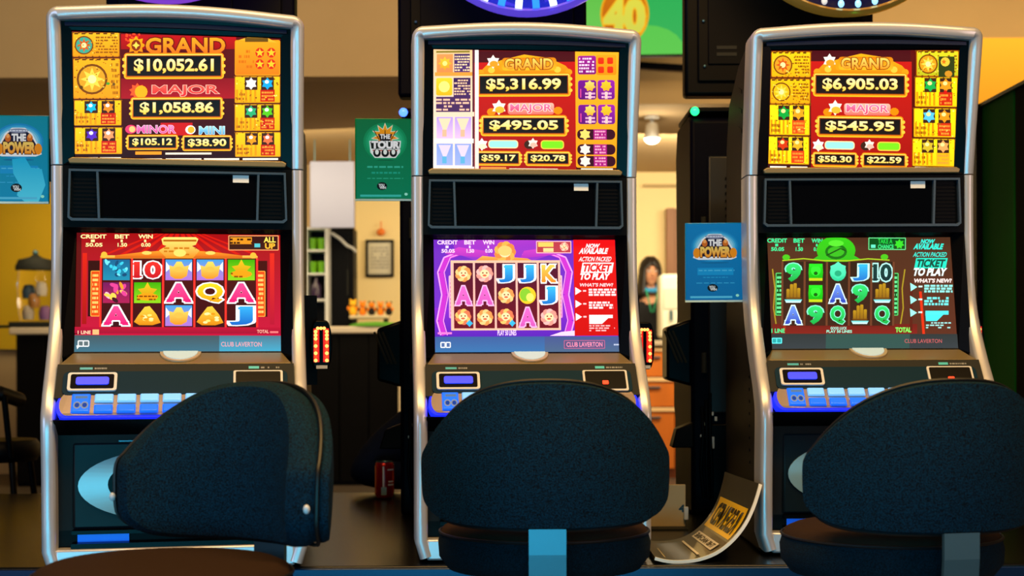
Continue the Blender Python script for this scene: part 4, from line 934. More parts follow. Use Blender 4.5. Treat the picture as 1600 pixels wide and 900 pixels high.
# ------------------------------------------------------------------ acrylic sign holders clipped to the machines' sides
def sign_holder(label, px0, py0, px1, py1, D, rz, base, base2, logo):
    x0, x1, z1, z0 = X(px0, D), X(px1, D), Z(py0, D), Z(py1, D); w_, h_ = (x1-x0), (z1-z0)
    t = thing('sign_holder', label, 'sign', ((x0+x1)/2, D, (z0+z1)/2), rz, 'acrylic signs beside the machines')
    obj('acrylic_panel', MB().b6(-w_/2-.003, w_/2+.003, 0, .005, -h_/2-.003, h_/2+.003), mat('acrylic_back', base, .15, coat=.4), t, bevel=.0015)
    obj('holder_lip', MB().b6(-w_/2-.003, w_/2+.003, -.006, .0, -h_/2-.004, -h_/2+.001), mat('acrylic_lip', '#bfe8f0', .1), t)
    obj('clip', MB().b6(w_/2-.03, w_/2+.004, .005, .025, -.05, .05), M_black, t)
    sh = [(-w_/2, -.0008, h_/2), (w_/2, -.0008, h_/2), (w_/2, -.0008, -h_/2), (-w_/2, -.0008, -h_/2)]
    c = Canvas([(0, 0), (100, 0), (100, 150), (0, 150)], sh); c.rect(0, 0, 100, 150, base, base2); logo(c)
    c.rect(7, 141, 82, 145, '#3cc8b8' if logo is logo_green else '#58c8f0'); c.ell(47, 125, 9.5, 7.5, '#06181c'); c.text('YOU', 41, 121, 51, 126, '#f0f8f8', bold=.04); c.text('WIN', 43, 126, 54, 130, '#f0f8f8', bold=.04)
    c.ell(91, 140, 3, 2.6, '#a0f8e0'); c.build('printed_insert', M_signp, t)
    return t
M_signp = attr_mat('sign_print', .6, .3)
def logo_green(c):
    for k in range(5): c.ell(53, 42, 40-4*k, 36-4*k, ['#0c9860', '#18a870', '#28b880', '#40c890', '#70d8a8'][k], n=30)
    c.star(53, 32, 26, 15, 11, '#fff4d0'); c.star(53, 32, 23, 13, 11, '#ffb020', '#ff8810')
    for x in (42, 53, 64): c.line([(x, 38), (53+(x-53)*1.9, 20)], 1.5, '#301c08')
    c.poly([(40, 27), (66, 27), (62, 40), (44, 40)], '#181820'); c.text('THE', 44, 28, 62, 36, '#ffffff', bold=.04)
    c.poly([(24, 40), (82, 40), (80, 62), (72, 72), (34, 72), (26, 62)], '#f4fffc'); c.poly([(26, 42), (80, 42), (78, 55), (28, 55)], '#14201c')
    c.text('TOUR', 29, 41, 78, 54, '#ffffff', out='#101418', ow=.04, bold=.06); c.poly([(30, 57), (76, 57), (72, 70), (34, 70)], '#fff0e8')
    c.line([(30, 58), (76, 58)], 2, '#c04028')
    for x in (38, 53, 68): c.ell(x, 63, 7, 7.5, '#101418', n=14); c.ell(x, 61, 3.4, 5, '#f8fff8', n=12)
    c.ell(53, 76, 16, 1.5, '#0a6c48'); c.dashes(20, 86, 86, 92, 1, '#38c0a0', 1); c.dashes(28, 97, 80, 103, 1, '#20b090', 1); c.dashes(20, 109, 86, 112, 1, '#30b890', 1)
def logo_blue(c):
    for k in range(4): c.ell(51, 44, 42-3*k, 32-3*k, ['#1890d0', '#30a8e0', '#60c0ea', '#90d8f4'][k], n=30)
    c.poly([(12, 66), (18, 50), (28, 30), (40, 20), (62, 20), (74, 30), (84, 50), (90, 66), (80, 70), (22, 70)], '#f8fcff')
    c.poly([(16, 64), (22, 48), (32, 30), (42, 23), (60, 23), (70, 30), (80, 48), (86, 64)], '#1a1c38'); c.ell(51, 25, 17, 4, '#8c94b0'); c.dashes(36, 23, 66, 27, 1, '#e0e8f8', 1)
    for x in (33, 70): c.ell(x, 38, 5, 7, '#d87020', n=12); c.ell(x, 34, 3, 4, '#ffb060', n=10)
    for x in (19, 84): c.ell(x, 57, 6.5, 10, '#f89818', n=14)
    c.text('THE', 40, 31, 63, 43, '#ffffff', out='#282848', ow=.05, bold=.05); c.text('POWER', 26, 46, 78, 64, '#ffe070', '#ff9818', out='#5c2c08', ow=.06, bold=.06)
    c.ell(51, 76, 26, 1.6, '#0c70a8'); c.rect(20, 86, 84, 100, '#149cdc'); c.dashes(22, 89, 86, 93, 1, '#50c0f0', 1); c.dashes(30, 103, 74, 106, 1, '#28a8e0', 1); c.dashes(18, 114, 86, 117, 1, '#38b0e4', 1)
sign_holder('green sign with fiery crowned lettering, clipped left of the middle machine', 558, 186, 643, 311, 3.62, math.radians(3), '#067a48', '#058a60', logo_green)
sign_holder('blue sign reading THE POWER clipped between middle and right machines', 1073, 351, 1160, 471, 3.64, math.radians(-4), '#0a86c8', '#0a78b8', logo_blue)
def logo_left(c):
    c.rect(0, 0, 100, 150, '#0a90a8', '#0898c8'); logo_blue(c)
    c.poly([(40, 75), (62, 72), (72, 90), (90, 92), (96, 120), (84, 150), (62, 150), (48, 138), (52, 118), (42, 100)], '#18b8e8', '#58e0ff')
sign_holder('teal sign reading THE POWER at the left edge of the frame', -16, 179, 75, 313, 3.36, math.radians(4), '#0a8098', '#0a90b8', logo_left)

# ------------------------------------------------------------------ things standing on the plinth
t = thing('drink_can', 'red soft drink can standing on the plinth behind the left machine', 'can', (X(600, 4.72), 4.72, BT))
obj('can_body', MB().lathe([(.024, 0), (.0275, .004), (.0315, .012), (.0325, .02), (.0325, .105), (.030, .116), (.0265, .121)], n=32), mat('red_can', '#b01020', .25, .5), t, smooth=True)
obj('can_lid', MB().lathe([(.0268, .120), (.0272, .1235), (.0255, .1235), (.0245, .121), (0, .121)], n=32), M_steel, t, smooth=True)
def cyl_patch(a0, a1, z0, z1, m_, r=.0329):
    rows = [[(r*math.sin(a0+(a1-a0)*k/6), -r*math.cos(a0+(a1-a0)*k/6), z) for k in range(7)] for z in (z0, z1)]
    obj('can_print', MB().grid(rows), m_, t)
mw = mat('can_white', '#f0e8e8', .4)
cyl_patch(-.25, .30, .014, .040, mat('can_barcode', '#9ac0cc', .4)); cyl_patch(.45, 1.2, .045, .05, mw); cyl_patch(.5, 1.15, .056, .060, mw); cyl_patch(-1.2, -.9, .02, .11, mat('can_gold', '#d8702c', .4)); cyl_patch(.4, 1.2, .095, .099, mw); cyl_patch(-.1, .06, .04, .108, mw)
obj('pull_tab', MB().b6(-.008, .008, -.014, .008, .1215, .1232), M_steel, t, bevel=.001)

# curved reserved sign, lying on the plinth with its right end curling up
t = thing('reserved_sign', 'curled black acrylic sign reading RESERVED, lying beside the right machine', 'sign', (0, 0, BT))
pf = [(.300, .345), (.315, .10), (.325, .02), (.345, .004), (.40, .0025), (.46, .012), (.505, .040), (.545, .085), (.572, .135), (.592, .178)]
def crv(u):
    n_ = len(pf)-1; i = min(int(u*n_), n_-1); f_ = u*n_-i
    p = [Vector(pf[max(0, min(n_, i+k))]) for k in (-1, 0, 1, 2)]
    return .5*((2*p[1])+(-p[0]+p[2])*f_+(2*p[0]-5*p[1]+4*p[2]-p[3])*f_**2+(-p[0]+3*p[1]-3*p[2]+p[3])*f_**3)
pf = [(.322, .010), (.345, .004), (.375, .001), (.42, .004), (.465, .018), (.505, .045), (.538, .082), (.562, .125), (.580, .172)]
def spt(u, v, h):      # u along the curl, v front (0) to back (1)
    q = crv(u); d_ = (crv(min(1, u+.01))-crv(max(0, u-.01))).normalized(); nx, nz = -d_.y, d_.x
    y = 3.235+.34*v; shx = -.03*v*u+(.0)*v
    return (q.x+nx*h+shx, y+.08*u*u, max(q.y, .001)+nz*h+.0)
N_ = 28
rows = [[spt(k/N_, 0, 0) for k in range(N_+1)], [spt(k/N_, 1, 0) for k in range(N_+1)], [spt(k/N_, 1, .005) for k in range(N_+1)], [spt(k/N_, 0, .005) for k in range(N_+1)]]
rows.append(rows[0]); obj('curved_sheet', MB().grid(rows), mat('black_acrylic', '#3a3934', .28, coat=.5), t, smooth=True)
rows = [[spt(k/N_, -.012, -.001) for k in range(N_+1)], [spt(k/N_, -.012, .006) for k in range(N_+1)], [spt(k/N_, 0, .0065) for k in range(N_+1)]]
obj('polished_edge', MB().grid(rows), mat('polished_edge', '#e8f0f4', .2, emit='#ffffff', strength=0), t)
def sheet_print(name, fn, m_):
    c = Canvas([(0,0),(1,0),(1,1),(0,1)], [(0,0,0),(1,0,0),(1,0,-1),(0,0,-1)]); fn(c)
    me_v = []
    for (x, y, z) in c.v: me_v.append(spt(min(1, max(0, x)), min(1, max(0, -z)), .0056+abs(y)*8))
    c.v = me_v; c.build(name, m_, t)
# the lettering runs across the sheet, so its baseline points along the curl
def band(c, u0, u1, v0, v1, col):
    n_ = 8
    for k in range(n_): a, b = u0+(u1-u0)*k/n_, u0+(u1-u0)*(k+1)/n_; c.rect(a, v0, b, v1, col)
def rtext(c, txt, u0, u1, v0, v1, col):
    # letters read from the front edge to the back: swap axes
    v, f = glyphs(txt, .04); ax, bx = min(p[0] for p in v), max(p[0] for p in v); ay, by = min(p[1] for p in v), max(p[1] for p in v)
    pts = [(u0+(u1-u0)*(p[1]-ay)/(by-ay), v0+(v1-v0)*(p[0]-ax)/(bx-ax)) for p in v]
    c.raw(pts, f, col)
def draw(c):
    band(c, .615, .84, .06, .92, '#ffd020'); rtext(c, 'RESERVED', .645, .81, .12, .87, '#241a08')
    band(c, .49, .56, .12, .86, '#e8e4dc'); rtext(c, 'THIS MACHINE', .502, .548, .16, .82, '#3c3a34')
    band(c, .40, .415, .12, .80, '#f0ece4'); band(c, .13, .142, .05, .5, '#d8c890')
sheet_print('sign_lettering', draw, M_print)

t = thing('card_stand', 'beige card stand behind the curled reserved sign', 'card', (X(1042, 3.9), 3.9, BT))
obj('card_panel', MB().b6(-.058, .050, 0, .012, .0, .118), mat('beige_card', '#c8b48c', .6), t, bevel=.002)
obj('card_wing', MB().hexa([(-.088, -.05, 0), (-.078, -.05, 0), (-.053, .01, 0), (-.061, .01, 0)], [(-.088, -.05, .115), (-.078, -.05, .115), (-.053, .01, .118), (-.061, .01, .118)]), mat('beige_card_side', '#a89878', .6), t)
obj('card_foot', MB().b6(-.058, .050, -.06, .05, 0, .004), M_dkgrey, t)
c = Canvas([(0,0),(110,0),(110,118),(0,118)], [(-.058, -.0005, .118), (.05, -.0005, .118), (.05, -.0005, 0), (-.058, -.0005, 0)]); c.rect(18, 62, 44, 65, '#5a5040'); c.text('4', 92, 56, 106, 74, '#1c1a18', bold=.05); c.build('card_print', M_print, t)
obj('clip', MB().b6(.044, .056, -.012, -.001, .022, .058), M_white, t, bevel=.002)

# ------------------------------------------------------------------ the bar behind
CDm = 10.8
bar = thing('bar_counter', 'long bar counter with dark front and pale top', 'counter', (0, 0, 0))
bx0, bx1 = X(16, CDm), X(634, CDm)
obj('worktop', MB().b6(bx0, bx1, CDm-.03, CDm+.62, Z(520, CDm), Z(509, CDm)), mat('pale_worktop', '#e8d8c0', .3), bar, bevel=.01)
n = 13
for k in range(n):
    a = bx0+.04+(bx1-bx0-.1)*k/n; b_ = bx0+.04+(bx1-bx0-.1)*(k+1)/n
    obj('front_board', MB().b6(a+.004, b_-.004, CDm, CDm+.03, .03, Z(520, CDm)), mat('black_front_board', '#060506', .6, noise=.4, nscale=8, streak=(1, 1, 6), spec=.1), bar, bevel=.004)
obj('end_panel', MB().b6(bx1-.055, bx1, CDm-.02, CDm+.6, 0, Z(520, CDm)), mat('pale_end_panel', '#f0dcb4', .5), bar)
obj('carcass', MB().b6(bx0+.04, bx1-.055, CDm+.03, CDm+.58, 0, Z(520, CDm)), M_black, bar)
Zt = Z(509, CDm)

# shelf cabinet with glasses
t = thing('bottle_shelf', 'white-edged glass shelf unit on the bar', 'shelf', (X(500, 11.05), 11.05, Zt))
w2 = X(514, 11.05)-X(486, 11.05); hh = Z(355, 11.05)-Zt
obj('side_panel', MB().b6(w2/2-.012, w2/2+.012, -.12, .12, 0, hh), M_white, t)
obj('side_panel', MB().b6(-w2/2-.03, -w2/2-.01, -.12, .12, 0, hh), M_white, t)
obj('back_board', MB().b6(-w2/2-.01, w2/2-.012, .10, .12, 0, hh), M_black, t)
for z in (.0, .20, .40, .58, hh-.02): obj('shelf', MB().b6(-w2/2-.01, w2/2-.012, -.11, .10, z, z+.015), M_white, t)
for k, (x, z) in enumerate(((-.04, .415), (.02, .415), (-.04, .595), (.02, .595))):
    g = obj('tumbler', MB().lathe([(.0, 0), (.022, 0), (.028, .09), (.026, .09), (.020, .006), (0, .006)], (0, 0, 0), 18), mat('green_glass', '#5c9810', .1, emit='#88c820', strength=.15), smooth=True, loc=(X(500, 11.05)+x, 10.99, Zt+z))
    tag(g, 'green tumbler at the %s of the %s shelf of the white-edged unit' % (('left', 'right')[k % 2], ('third', 'top')[k//2]), 'glass', 'green tumblers on the bar shelf')
b = obj('dark_bottle', MB().lathe([(0, 0), (.04, 0), (.04, .10), (.015, .14), (.012, .17), (0, .17)], n=18), mat('violet_bottle', '#2c1840', .2), smooth=True, loc=(X(497, 11)-.01, 10.98, Zt+.215)); tag(b, 'violet bottle on the middle shelf of the white-edged unit', 'bottle')

t = thing('fridge_column', 'tall black cabinet on the bar beside the white-edged shelf', 'cabinet', (X(536, 11.2), 11.2, Zt))
w3 = X(556, 11.2)-X(517, 11.2)
obj('cabinet_case', MB().b6(-w3/2, w3/2, -.1, .15, 0, Z(357, 11.2)-Zt), M_black, t, bevel=.006)
obj('cabinet_door', MB().b6(-w3/2+.012, w3/2-.035, -.112, -.1, .02, Z(357, 11.2)-Zt-.02), M_black, t, bevel=.003)
obj('door_handle', MB().b6(w3/2-.05, w3/2-.042, -.13, -.112, .25, .45), M_dkgrey, t)

t = thing('menu_board', 'plain pale lavender board hanging above the black cabinet', 'board', (X(520, 10.6), 10.6, Z(303, 10.6)))
wb, hb = (X(555, 10.6)-X(486, 10.6)), (Z(252, 10.6)-Z(356, 10.6))
obj('board_panel', MB().b6(-wb/2, wb/2, 0, .03, -hb/2, hb/2), mat('lavender_white', '#9aa0c8', .6), t, bevel=.004)
for s in (-1, 1): obj('hanger_wire', MB().tube([(s*wb*.4, .015, hb/2), (s*wb*.4, .015, 2.6-Z(303, 10.6))], .004, 6), M_steel, t)
t = obj('white_cable', MB().tube([P(512, 366, 11.05), P(520, 364, 11.04), P(532, 372, 11.04), P(543, 383, 11.05), P(552, 387, 11.08), P(556, 392, 11.12)], .012, 8), M_white, smooth=True); tag(t, 'white cable looping in front of the tall black cabinet', 'cable')

# cream wall end with a framed notice
struct('wall_partition', MB().b6(X(556, 11.8), X(660, 11.8), 11.8, 11.95, 0, 2.6), M_cream)
t = thing('notice_frame', 'framed paper notice on the cream wall behind the bar', 'picture', (X(594, 11.79), 11.79, Z(403, 11.79)))
fw, fh = X(616, 11.79)-X(572, 11.79), Z(374, 11.79)-Z(432, 11.79)
for a in ((-fw/2, fw/2, fh/2-.02, fh/2), (-fw/2, fw/2, -fh/2, -fh/2+.02), (-fw/2, -fw/2+.02, -fh/2+.02, fh/2-.02), (fw/2-.02, fw/2, -fh/2+.02, fh/2-.02)): obj('frame_bar', MB().b6(a[0], a[1], -.02, 0, a[2], a[3]), M_black, t)
c = Canvas([(0,0),(44,0),(44,58),(0,58)], [(-fw/2, -.006, fh/2), (fw/2, -.006, fh/2), (fw/2, -.006, -fh/2), (-fw/2, -.006, -fh/2)]); c.rect(0, 0, 44, 58, '#b8b4a0'); c.rect(4, 5, 40, 52, '#d0ccb8'); c.dashes(8, 10, 36, 46, 7, '#98948a', .9); c.build('notice_sheet', M_print, t)
t = obj('orange_ornament', MB().ball((0, 0, 0), (.035, .02, .03), 12, 8).tube([(0, 0, .03), (0, 0, .09)], .005, 6), mat('orange_plastic', '#e87818', .4), smooth=True, loc=P(596, 362, 11.77)); tag(t, 'small orange ornament hanging over the framed notice', 'ornament')

# tray of plush toys on the bar
t = thing('display_tray', 'pale raised tray on the bar carrying orange toys', 'tray', (X(579, 10.95), 10.95, Zt))
tw = X(610, 10.95)-X(549, 10.95)
obj('tray_top', MB().b6(-tw/2, tw/2, -.12, .12, .06, .085), mat('tray_cream', '#e0d0b0', .4), t, bevel=.006)
for s in (-1, 1): obj('tray_leg', MB().b6(s*tw*.4-.015, s*tw*.4+.015, -.05, .05, 0, .06), M_dkgrey, t)
mo, mk, my = mat('orange_plush', '#f88c10', .9), mat('black_plush', '#151012', .9), mat('yellow_plush', '#ffc428', .9)
for k, (px, c1, s_, desc) in enumerate(((552, my, .80, 'yellow plush toy at the left end of the raised tray'), (567, mo, .72, 'orange plush toy second from the left on the raised tray'), (581, mk, .70, 'black and orange plush toy in the middle of the raised tray'), (595, mo, .68, 'orange plush toy near the right end of the raised tray'), (608, mk, .68, 'black plush toy at the right end of the raised tray'))):
    r = thing('plush_toy', desc, 'toy', (X(px, 10.93), 10.93, Zt+.085), 0, 'plush toys on the raised tray')
    obj('toy_body', MB().ball((0, 0, .045*s_), (.04*s_, .035*s_, .047*s_), 12, 8), c1, r, smooth=True)
    obj('toy_head', MB().ball((0, -.01, .115*s_), (.034*s_, .03*s_, .032*s_), 12, 8), mo if c1 is mk else c1, r, smooth=True)
    for s in (-1, 1):
        obj('toy_ear', MB().ball((s*.024*s_, -.005, .148*s_), (.012*s_,)*3, 8, 6), c1, r, smooth=True)
        obj('toy_arm', MB().ball((s*.042*s_, -.02, .07*s_), (.014*s_, .014*s_, .022*s_), 8, 6), mk if c1 is mo else mo, r, smooth=True)
t = obj('green_mat', MB().lathe([(0, 0), (.20, 0), (.20, .012), (.12, .03), (0, .035)], n=30, sy=.15), mat('green_cloth', '#58a020', .7), smooth=True, loc=(X(588, 10.82), 10.79, Zt)); tag(t, 'green cloth mound on the bar in front of the toy tray', 'cloth')

# left end of the bar: dome display, tray
t = thing('cake_stand', 'glass-sided display case with dark lid on the bar at far left', 'display case', (X(56, 10.9), 10.9, Zt))
dw = .115
obj('stand_base', MB().b6(-.17, .17, -.12, .12, .0, .045), M_dkgrey, t, bevel=.008)
obj('case_glass', MB().lathe([(dw, .05), (dw*1.15, .15), (dw*1.2, .32), (dw*1.1, .44)], n=28), M_glass, t, smooth=True)
obj('case_lid', MB().lathe([(dw*1.3, .44), (dw*1.3, .47), (dw*1.1, .52), (.05, .54), (.02, .56), (0, .56)], n=28), M_dkgrey, t, smooth=True)
obj('lid_knob', MB().ball((0, 0, .575), .022, 12, 8), M_steel, t, smooth=True)
for k, (x, z, c_) in enumerate(((-.04, .12, '#c0b4a8'), (.05, .12, '#8a5ca0'), (0, .21, '#b07838'), (-.05, .28, '#3c5c78'), (.05, .30, '#d0c8c0'))):
    q = obj('sweet_jar', MB().lathe([(0, -.055), (.035, -.055), (.04, 0), (.03, .04), (.018, .05), (0, .05)], n=14), mat('jar_fill', c_, .4), smooth=True, loc=(X(56, 10.9)+x*1.0, 10.9+(.03 if k % 2 else -.03), Zt+z+.0)); tag(q, ('pale grey jar low at the left inside the display case', 'violet jar low at the right inside the display case', 'brown jar in the middle of the display case', 'blue jar high at the left inside the display case', 'pale jar high at the right inside the display case')[k], 'jar', 'jars inside the display case')
t = obj('serving_tray', MB().lathe([(0, 0), (.15, 0), (.18, .02), (.185, .02), (.15, .006), (0, .006)], n=28, sy=.5), M_steel, smooth=True, loc=(X(28, 10.75)-.21, 10.9, Zt)); tag(t, 'round steel serving tray on the bar beside the display case', 'tray')

# black bar chair at the left edge
t = thing('bar_chair', 'black bar chair cut off by the left edge of the frame', 'chair', (X(-8, 5.4), 5.4, 0), 0)
obj('backrest', MB().tube([(-.2, -.16, .84), (-.08, -.19, .86), (.08, -.17, .86), (.10, -.02, .83)], .028, 10), M_black, t, smooth=True)
obj('seat', MB().lathe([(0, .60), (.15, .60), (.165, .62), (.165, .66), (.15, .68), (0, .685)], n=28), M_black, t, smooth=True)
for k, (x, y) in enumerate(((-.12, -.12), (.12, -.12), (-.12, .12), (.12, .12))):
    obj('leg', MB().tube([(x*.8, y*.8, .61), (x*1.05, y*1.05, .3), (x*1.3, y*1.3, .0)], .013, 8), M_black, t, smooth=True)
for s in (-1, 1): obj('back_post', MB().tube([(s*.10, -.12, .62), (s*.095, -.17, .85)], .012, 8), M_black, t, smooth=True)
obj('foot_rail', MB().tube([(-.135, -.135, .22), (.135, -.135, .22), (.135, .135, .22), (-.135, .135, .22)], .008, 6, closed=True), M_steel, t)

# ------------------------------------------------------------------ right background: servery, appliance, sign, spotlight
SD = 11.3
sx0, sx1 = X(985, SD), X(1190, SD)
t = thing('servery_counter', 'orange wooden servery counter with pale shelf edges behind the middle machine', 'counter', (0, 0, 0))
obj('worktop', MB().b6(sx0-.05, sx1, SD-.04, SD+.45, Z(541, SD), Z(533, SD)), mat('grey_worktop', '#b8a890', .3), t, bevel=.006)
obj('carcass', MB().b6(sx0, sx1, SD+.04, SD+.42, 0, Z(541, SD)), mat('cabinet_dark_wood', '#7c3c0c', .5), t)
zz = [.07, Z(640, SD), Z(593, SD), Z(546, SD)]
for i in range(3):
    for k in range(3):
        a = sx0+.02+(sx1-sx0-.04)*k/3; b_ = sx0+.02+(sx1-sx0-.04)*(k+1)/3
        if i == 0: d = obj('cabinet_door', MB().b6(a+.006, b_-.006, SD, SD+.04, zz[0]+.01, zz[1]-.02), M_wood, t, bevel=.003)
        else: d = obj('drawer', MB().b6(a+.006, b_-.006, SD, SD+.04, zz[i]+.02, zz[i+1]-.015), M_wood, t, bevel=.003)
        obj('handle', MB().b6((a+b_)/2-.05, (a+b_)/2+.05, SD-.02, SD, zz[i+1]-.07, zz[i+1]-.06), M_steel, d)
for z in zz[1:]: obj('edge_strip', MB().b6(sx0, sx1, SD-.012, SD+.01, z-.018, z+.012), mat('pale_strip', '#f0c890', .4), t)
t = thing('coffee_machine', 'white coffee machine on the servery counter', 'appliance', (X(1046, 11.5), 11.5, Z(533, SD)))
obj('machine_body', MB().b6(-.085, .20, -.12, .15, .02, Z(430, 11.5)-Z(533, SD)), mat('appliance_white', '#e8e4d0', .4), t, bevel=.03)
obj('drip_tray', MB().b6(-.07, .18, -.20, -.10, 0, .03), M_dkgrey, t, bevel=.004)
obj('front_plate', MB().b6(-.06, .16, -.128, -.118, .25, .42), mat('appliance_plate', '#cfcab8', .3), t, bevel=.01)
for k in range(2): obj('spout', MB().lathe([(.012, .16), (.014, .24)], (.0+.08*k, -.14, 0), 12), M_steel, t)

t = thing('promo_screen', 'green hanging screen showing a 40 in an orange disc', 'screen', (X(1000, 8.6), 8.6, Z(28, 8.6)), math.radians(-3))
w4, h4 = .80, .60
obj('screen_case', MB().b6(-.42, .36, 0, .05, -.235, .42), M_dkgrey, t, bevel=.006)
sh = [(-.41, -.002, .41), (.35, -.002, .41), (.35, -.002, -.225), (-.41, -.002, -.225)]
c = Canvas([(894, -78), (1090, -78), (1090, 86), (894, 86)], sh)
c.rect(894, -78, 1090, 86, '#20b050', '#2cc058'); c.poly([(894, -78), (1010, -78), (960, 86), (894, 86)], '#58c040', '#70d058'); c.ell(1050, 10, 60, 90, '#28b458'); c.ell(1010, 80, 60, 40, '#58cc50')
c.ell(978, 22, 38, 46, '#f8a810', n=32); c.ell(978, 22, 35, 43, '#d87808', '#c05c04', n=32)
c.text('40', 948, 2, 1007, 50, '#e8e048', '#d8d850', out='#ffc020', ow=.03, bold=.05)
c.build('screen_picture', attr_mat('promo_display', .95, .3), t)
obj('hanging_bar', MB().b6(-.05, 0, .01, .04, .40, .68), M_dkgrey, t)
t = thing('ceiling_vent', 'dark slatted vent strip under the green hanging screen', 'vent', (X(1033, 9.1), 9.12, Z(101, 9.1)))
obj('vent_frame', MB().hexa([(-.2, 0, -.01), (.2, 0, -.04), (.2, .04, -.04), (-.2, .04, -.01)], [(-.2, 0, .025), (.2, 0, -.002), (.2, .04, -.002), (-.2, .04, .025)]), M_navy, t)

t = thing('track_spotlight', 'white ceiling spotlight glowing between middle and right machines', 'spotlight', (X(1020, 9.6), 9.6, 2.6))
obj('mount_plate', MB().lathe([(.05, -.02), (.05, 0), (0, 0)], n=20), M_white, t, smooth=True)
obj('stem', MB().tube([(0, 0, -.02), (0, 0, -.06)], .012, 8), M_white, t)
obj('lamp_head', MB().lathe([(.028, -.05), (.04, -.06), (.05, -.14), (.058, -.155)], n=20), M_white, t, smooth=True)
obj('lamp_lens', MB().ball((0, 0, -.155), (.052, .052, .035), 16, 10), mat('lamp_lens', '#fff4dc', .2, emit='#fff0d0', strength=9), t, smooth=True)
L = bpy.data.lights.new('spot_bulb', 'POINT'); L.energy = 6; L.color = (1, .85, .6); L.shadow_soft_size = .06; o = bpy.data.objects.new('spot_bulb', L); COL.objects.link(o); o.location = (X(1020, 9.6), 9.5, 2.34)

# dark partition with straight top at the right
t = thing('partition_screen', 'tall dark green partition at the right edge', 'partition', (1.72, 0, 0))
obj('frame_post', MB().b6(-.02, .05, 5.2, 5.26, 0, 1.905), M_black, t)
for k, (a, b_) in enumerate(((5.2, 4.86), (4.86, 4.3), (4.3, 3.6))):
    obj('partition_panel', MB().b6(0, .04, a-.006, b_+.006, .03, 1.895), mat('green_panel', '#0a5a18', .8, spec=.1) if k == 0 else mat('dark_panel', '#020302', .8, spec=.05), t, bevel=.003)
obj('top_cap', MB().b6(-.01, .05, 3.6, 5.26, 1.893, 1.905), mat('cap_dark', '#101810', .4), t)
struct('wall_end', MB().b6(X(1480, 8.4), 7, 8.4, 8.5, 0, Z(62, 8.4)), M_ochre)

# ------------------------------------------------------------------ people
def skin(name, V, E, m, parent, sub=2):
    """V: list of (x,y,z,radius); first vertex is the root"""
    me = bpy.data.meshes.new(name); me.from_pydata([v[:3] for v in V], E, []); me.materials.append(m)
    o = bpy.data.objects.new(name, me); COL.objects.link(o); o.parent = parent
    md = o.modifiers.new('skin', 'SKIN'); md.use_smooth_shade = True
    for i, v in enumerate(V):
        r = v[3] if hasattr(v[3], '__len__') else (v[3], v[3])
        me.skin_vertices[0].data[i].radius = r
    me.skin_vertices[0].data[0].use_root = True
    q = o.modifiers.new('sub', 'SUBSURF'); q.levels = sub; q.render_levels = sub
    return o
def face(t, h, yaw, hairm, long_hair, skinm):
    """head at h (centre), looking along -y turned by yaw"""
    R3 = Matrix.Rotation(yaw, 3, 'Z')
    def w_(x, y, z): return tuple(Vector(h)+R3 @ Vector((x, y, z)))
    def put(name, mb, m_):
        mb.v = [w_(*v) for v in mb.v]; return obj(name, mb, m_, t, smooth=True)
    rows = []
    for i in range(17):
        f = i/16; z = -.118+.236*f; k = math.sin(PI*min(1, max(0, f*.97+.03)))**.62
        wdt = .074*k*(1-.20*max(0, .45-f)/.45); dp = .092*k
        row = []
        for j in range(24):
            a = 2*PI*j/24; x = wdt*math.sin(a); y = -dp*math.cos(a)*(1.0 if math.cos(a) > 0 else 1.05)+(.02 if f > .35 else .02-.03*(.35-f)/.35)
            if f < .25 and math.cos(a) < 0: y *= .55
            row.append((x, y, z))
        rows.append(row)
    mb = MB().grid(rows, close_u=True); L = len(mb.v); mb.f += [tuple(range(23, -1, -1)), tuple(range(L-24, L))]; mb.m += [0, 0]
    put('head', mb, skinm)
    put('nose', MB().hexa([(-.015, -.070, -.030), (.015, -.070, -.030), (.010, -.1, -.028), (-.010, -.1, -.028)][::-1], [(-.006, -.070, .018), (.006, -.070, .018), (.004, -.076, .018), (-.004, -.076, .018)][::-1]), skinm)
    put('mouth', MB().ball((0, -.068, -.055), (.024, .008, .006), 12, 6), mat('lips', '#a04c44', .5))
    for s in (-1, 1):
        put('ear', MB().ball((s*.074, .012, -.005), (.010, .020, .031), 10, 8), skinm)
        put('eye', MB().ball((s*.030, -.070, .010), (.014, .008, .008), 10, 8), M_white); put('iris', MB().ball((s*.030, -.0775, .010), (.0055, .0025, .0055), 8, 6), M_hair)
        put('eyebrow', MB().ball((s*.030, -.074, .032), (.018, .006, .004), 8, 6), hairm)
    rows = []
    for i in range(11):
        f = i/10; z = (-.20 if long_hair else -.05)+((.330 if long_hair else .185))*f
        zz = min(1, max(-1, (z-.0)/.138)); k = math.sqrt(max(0.0, 1-zz*zz)) if z > 0 else (1.0 if not long_hair else 1+.35*(-z)/.2)
        row = []
        for j in range(21):
            a = math.radians((38 if z < .055 else 0)+(360-(76 if z < .055 else 0))*j/20)
            row.append((.086*k*math.sin(a), -.103*k*math.cos(a)*(.98 if math.cos(a) > 0 else 1.0)+.014, z))
        rows.append(row)
    mb = MB().grid(rows); o = put('hair', mb, hairm); so = o.modifiers.new('thick', 'SOLIDIFY'); so.thickness = .014; so.offset = 1
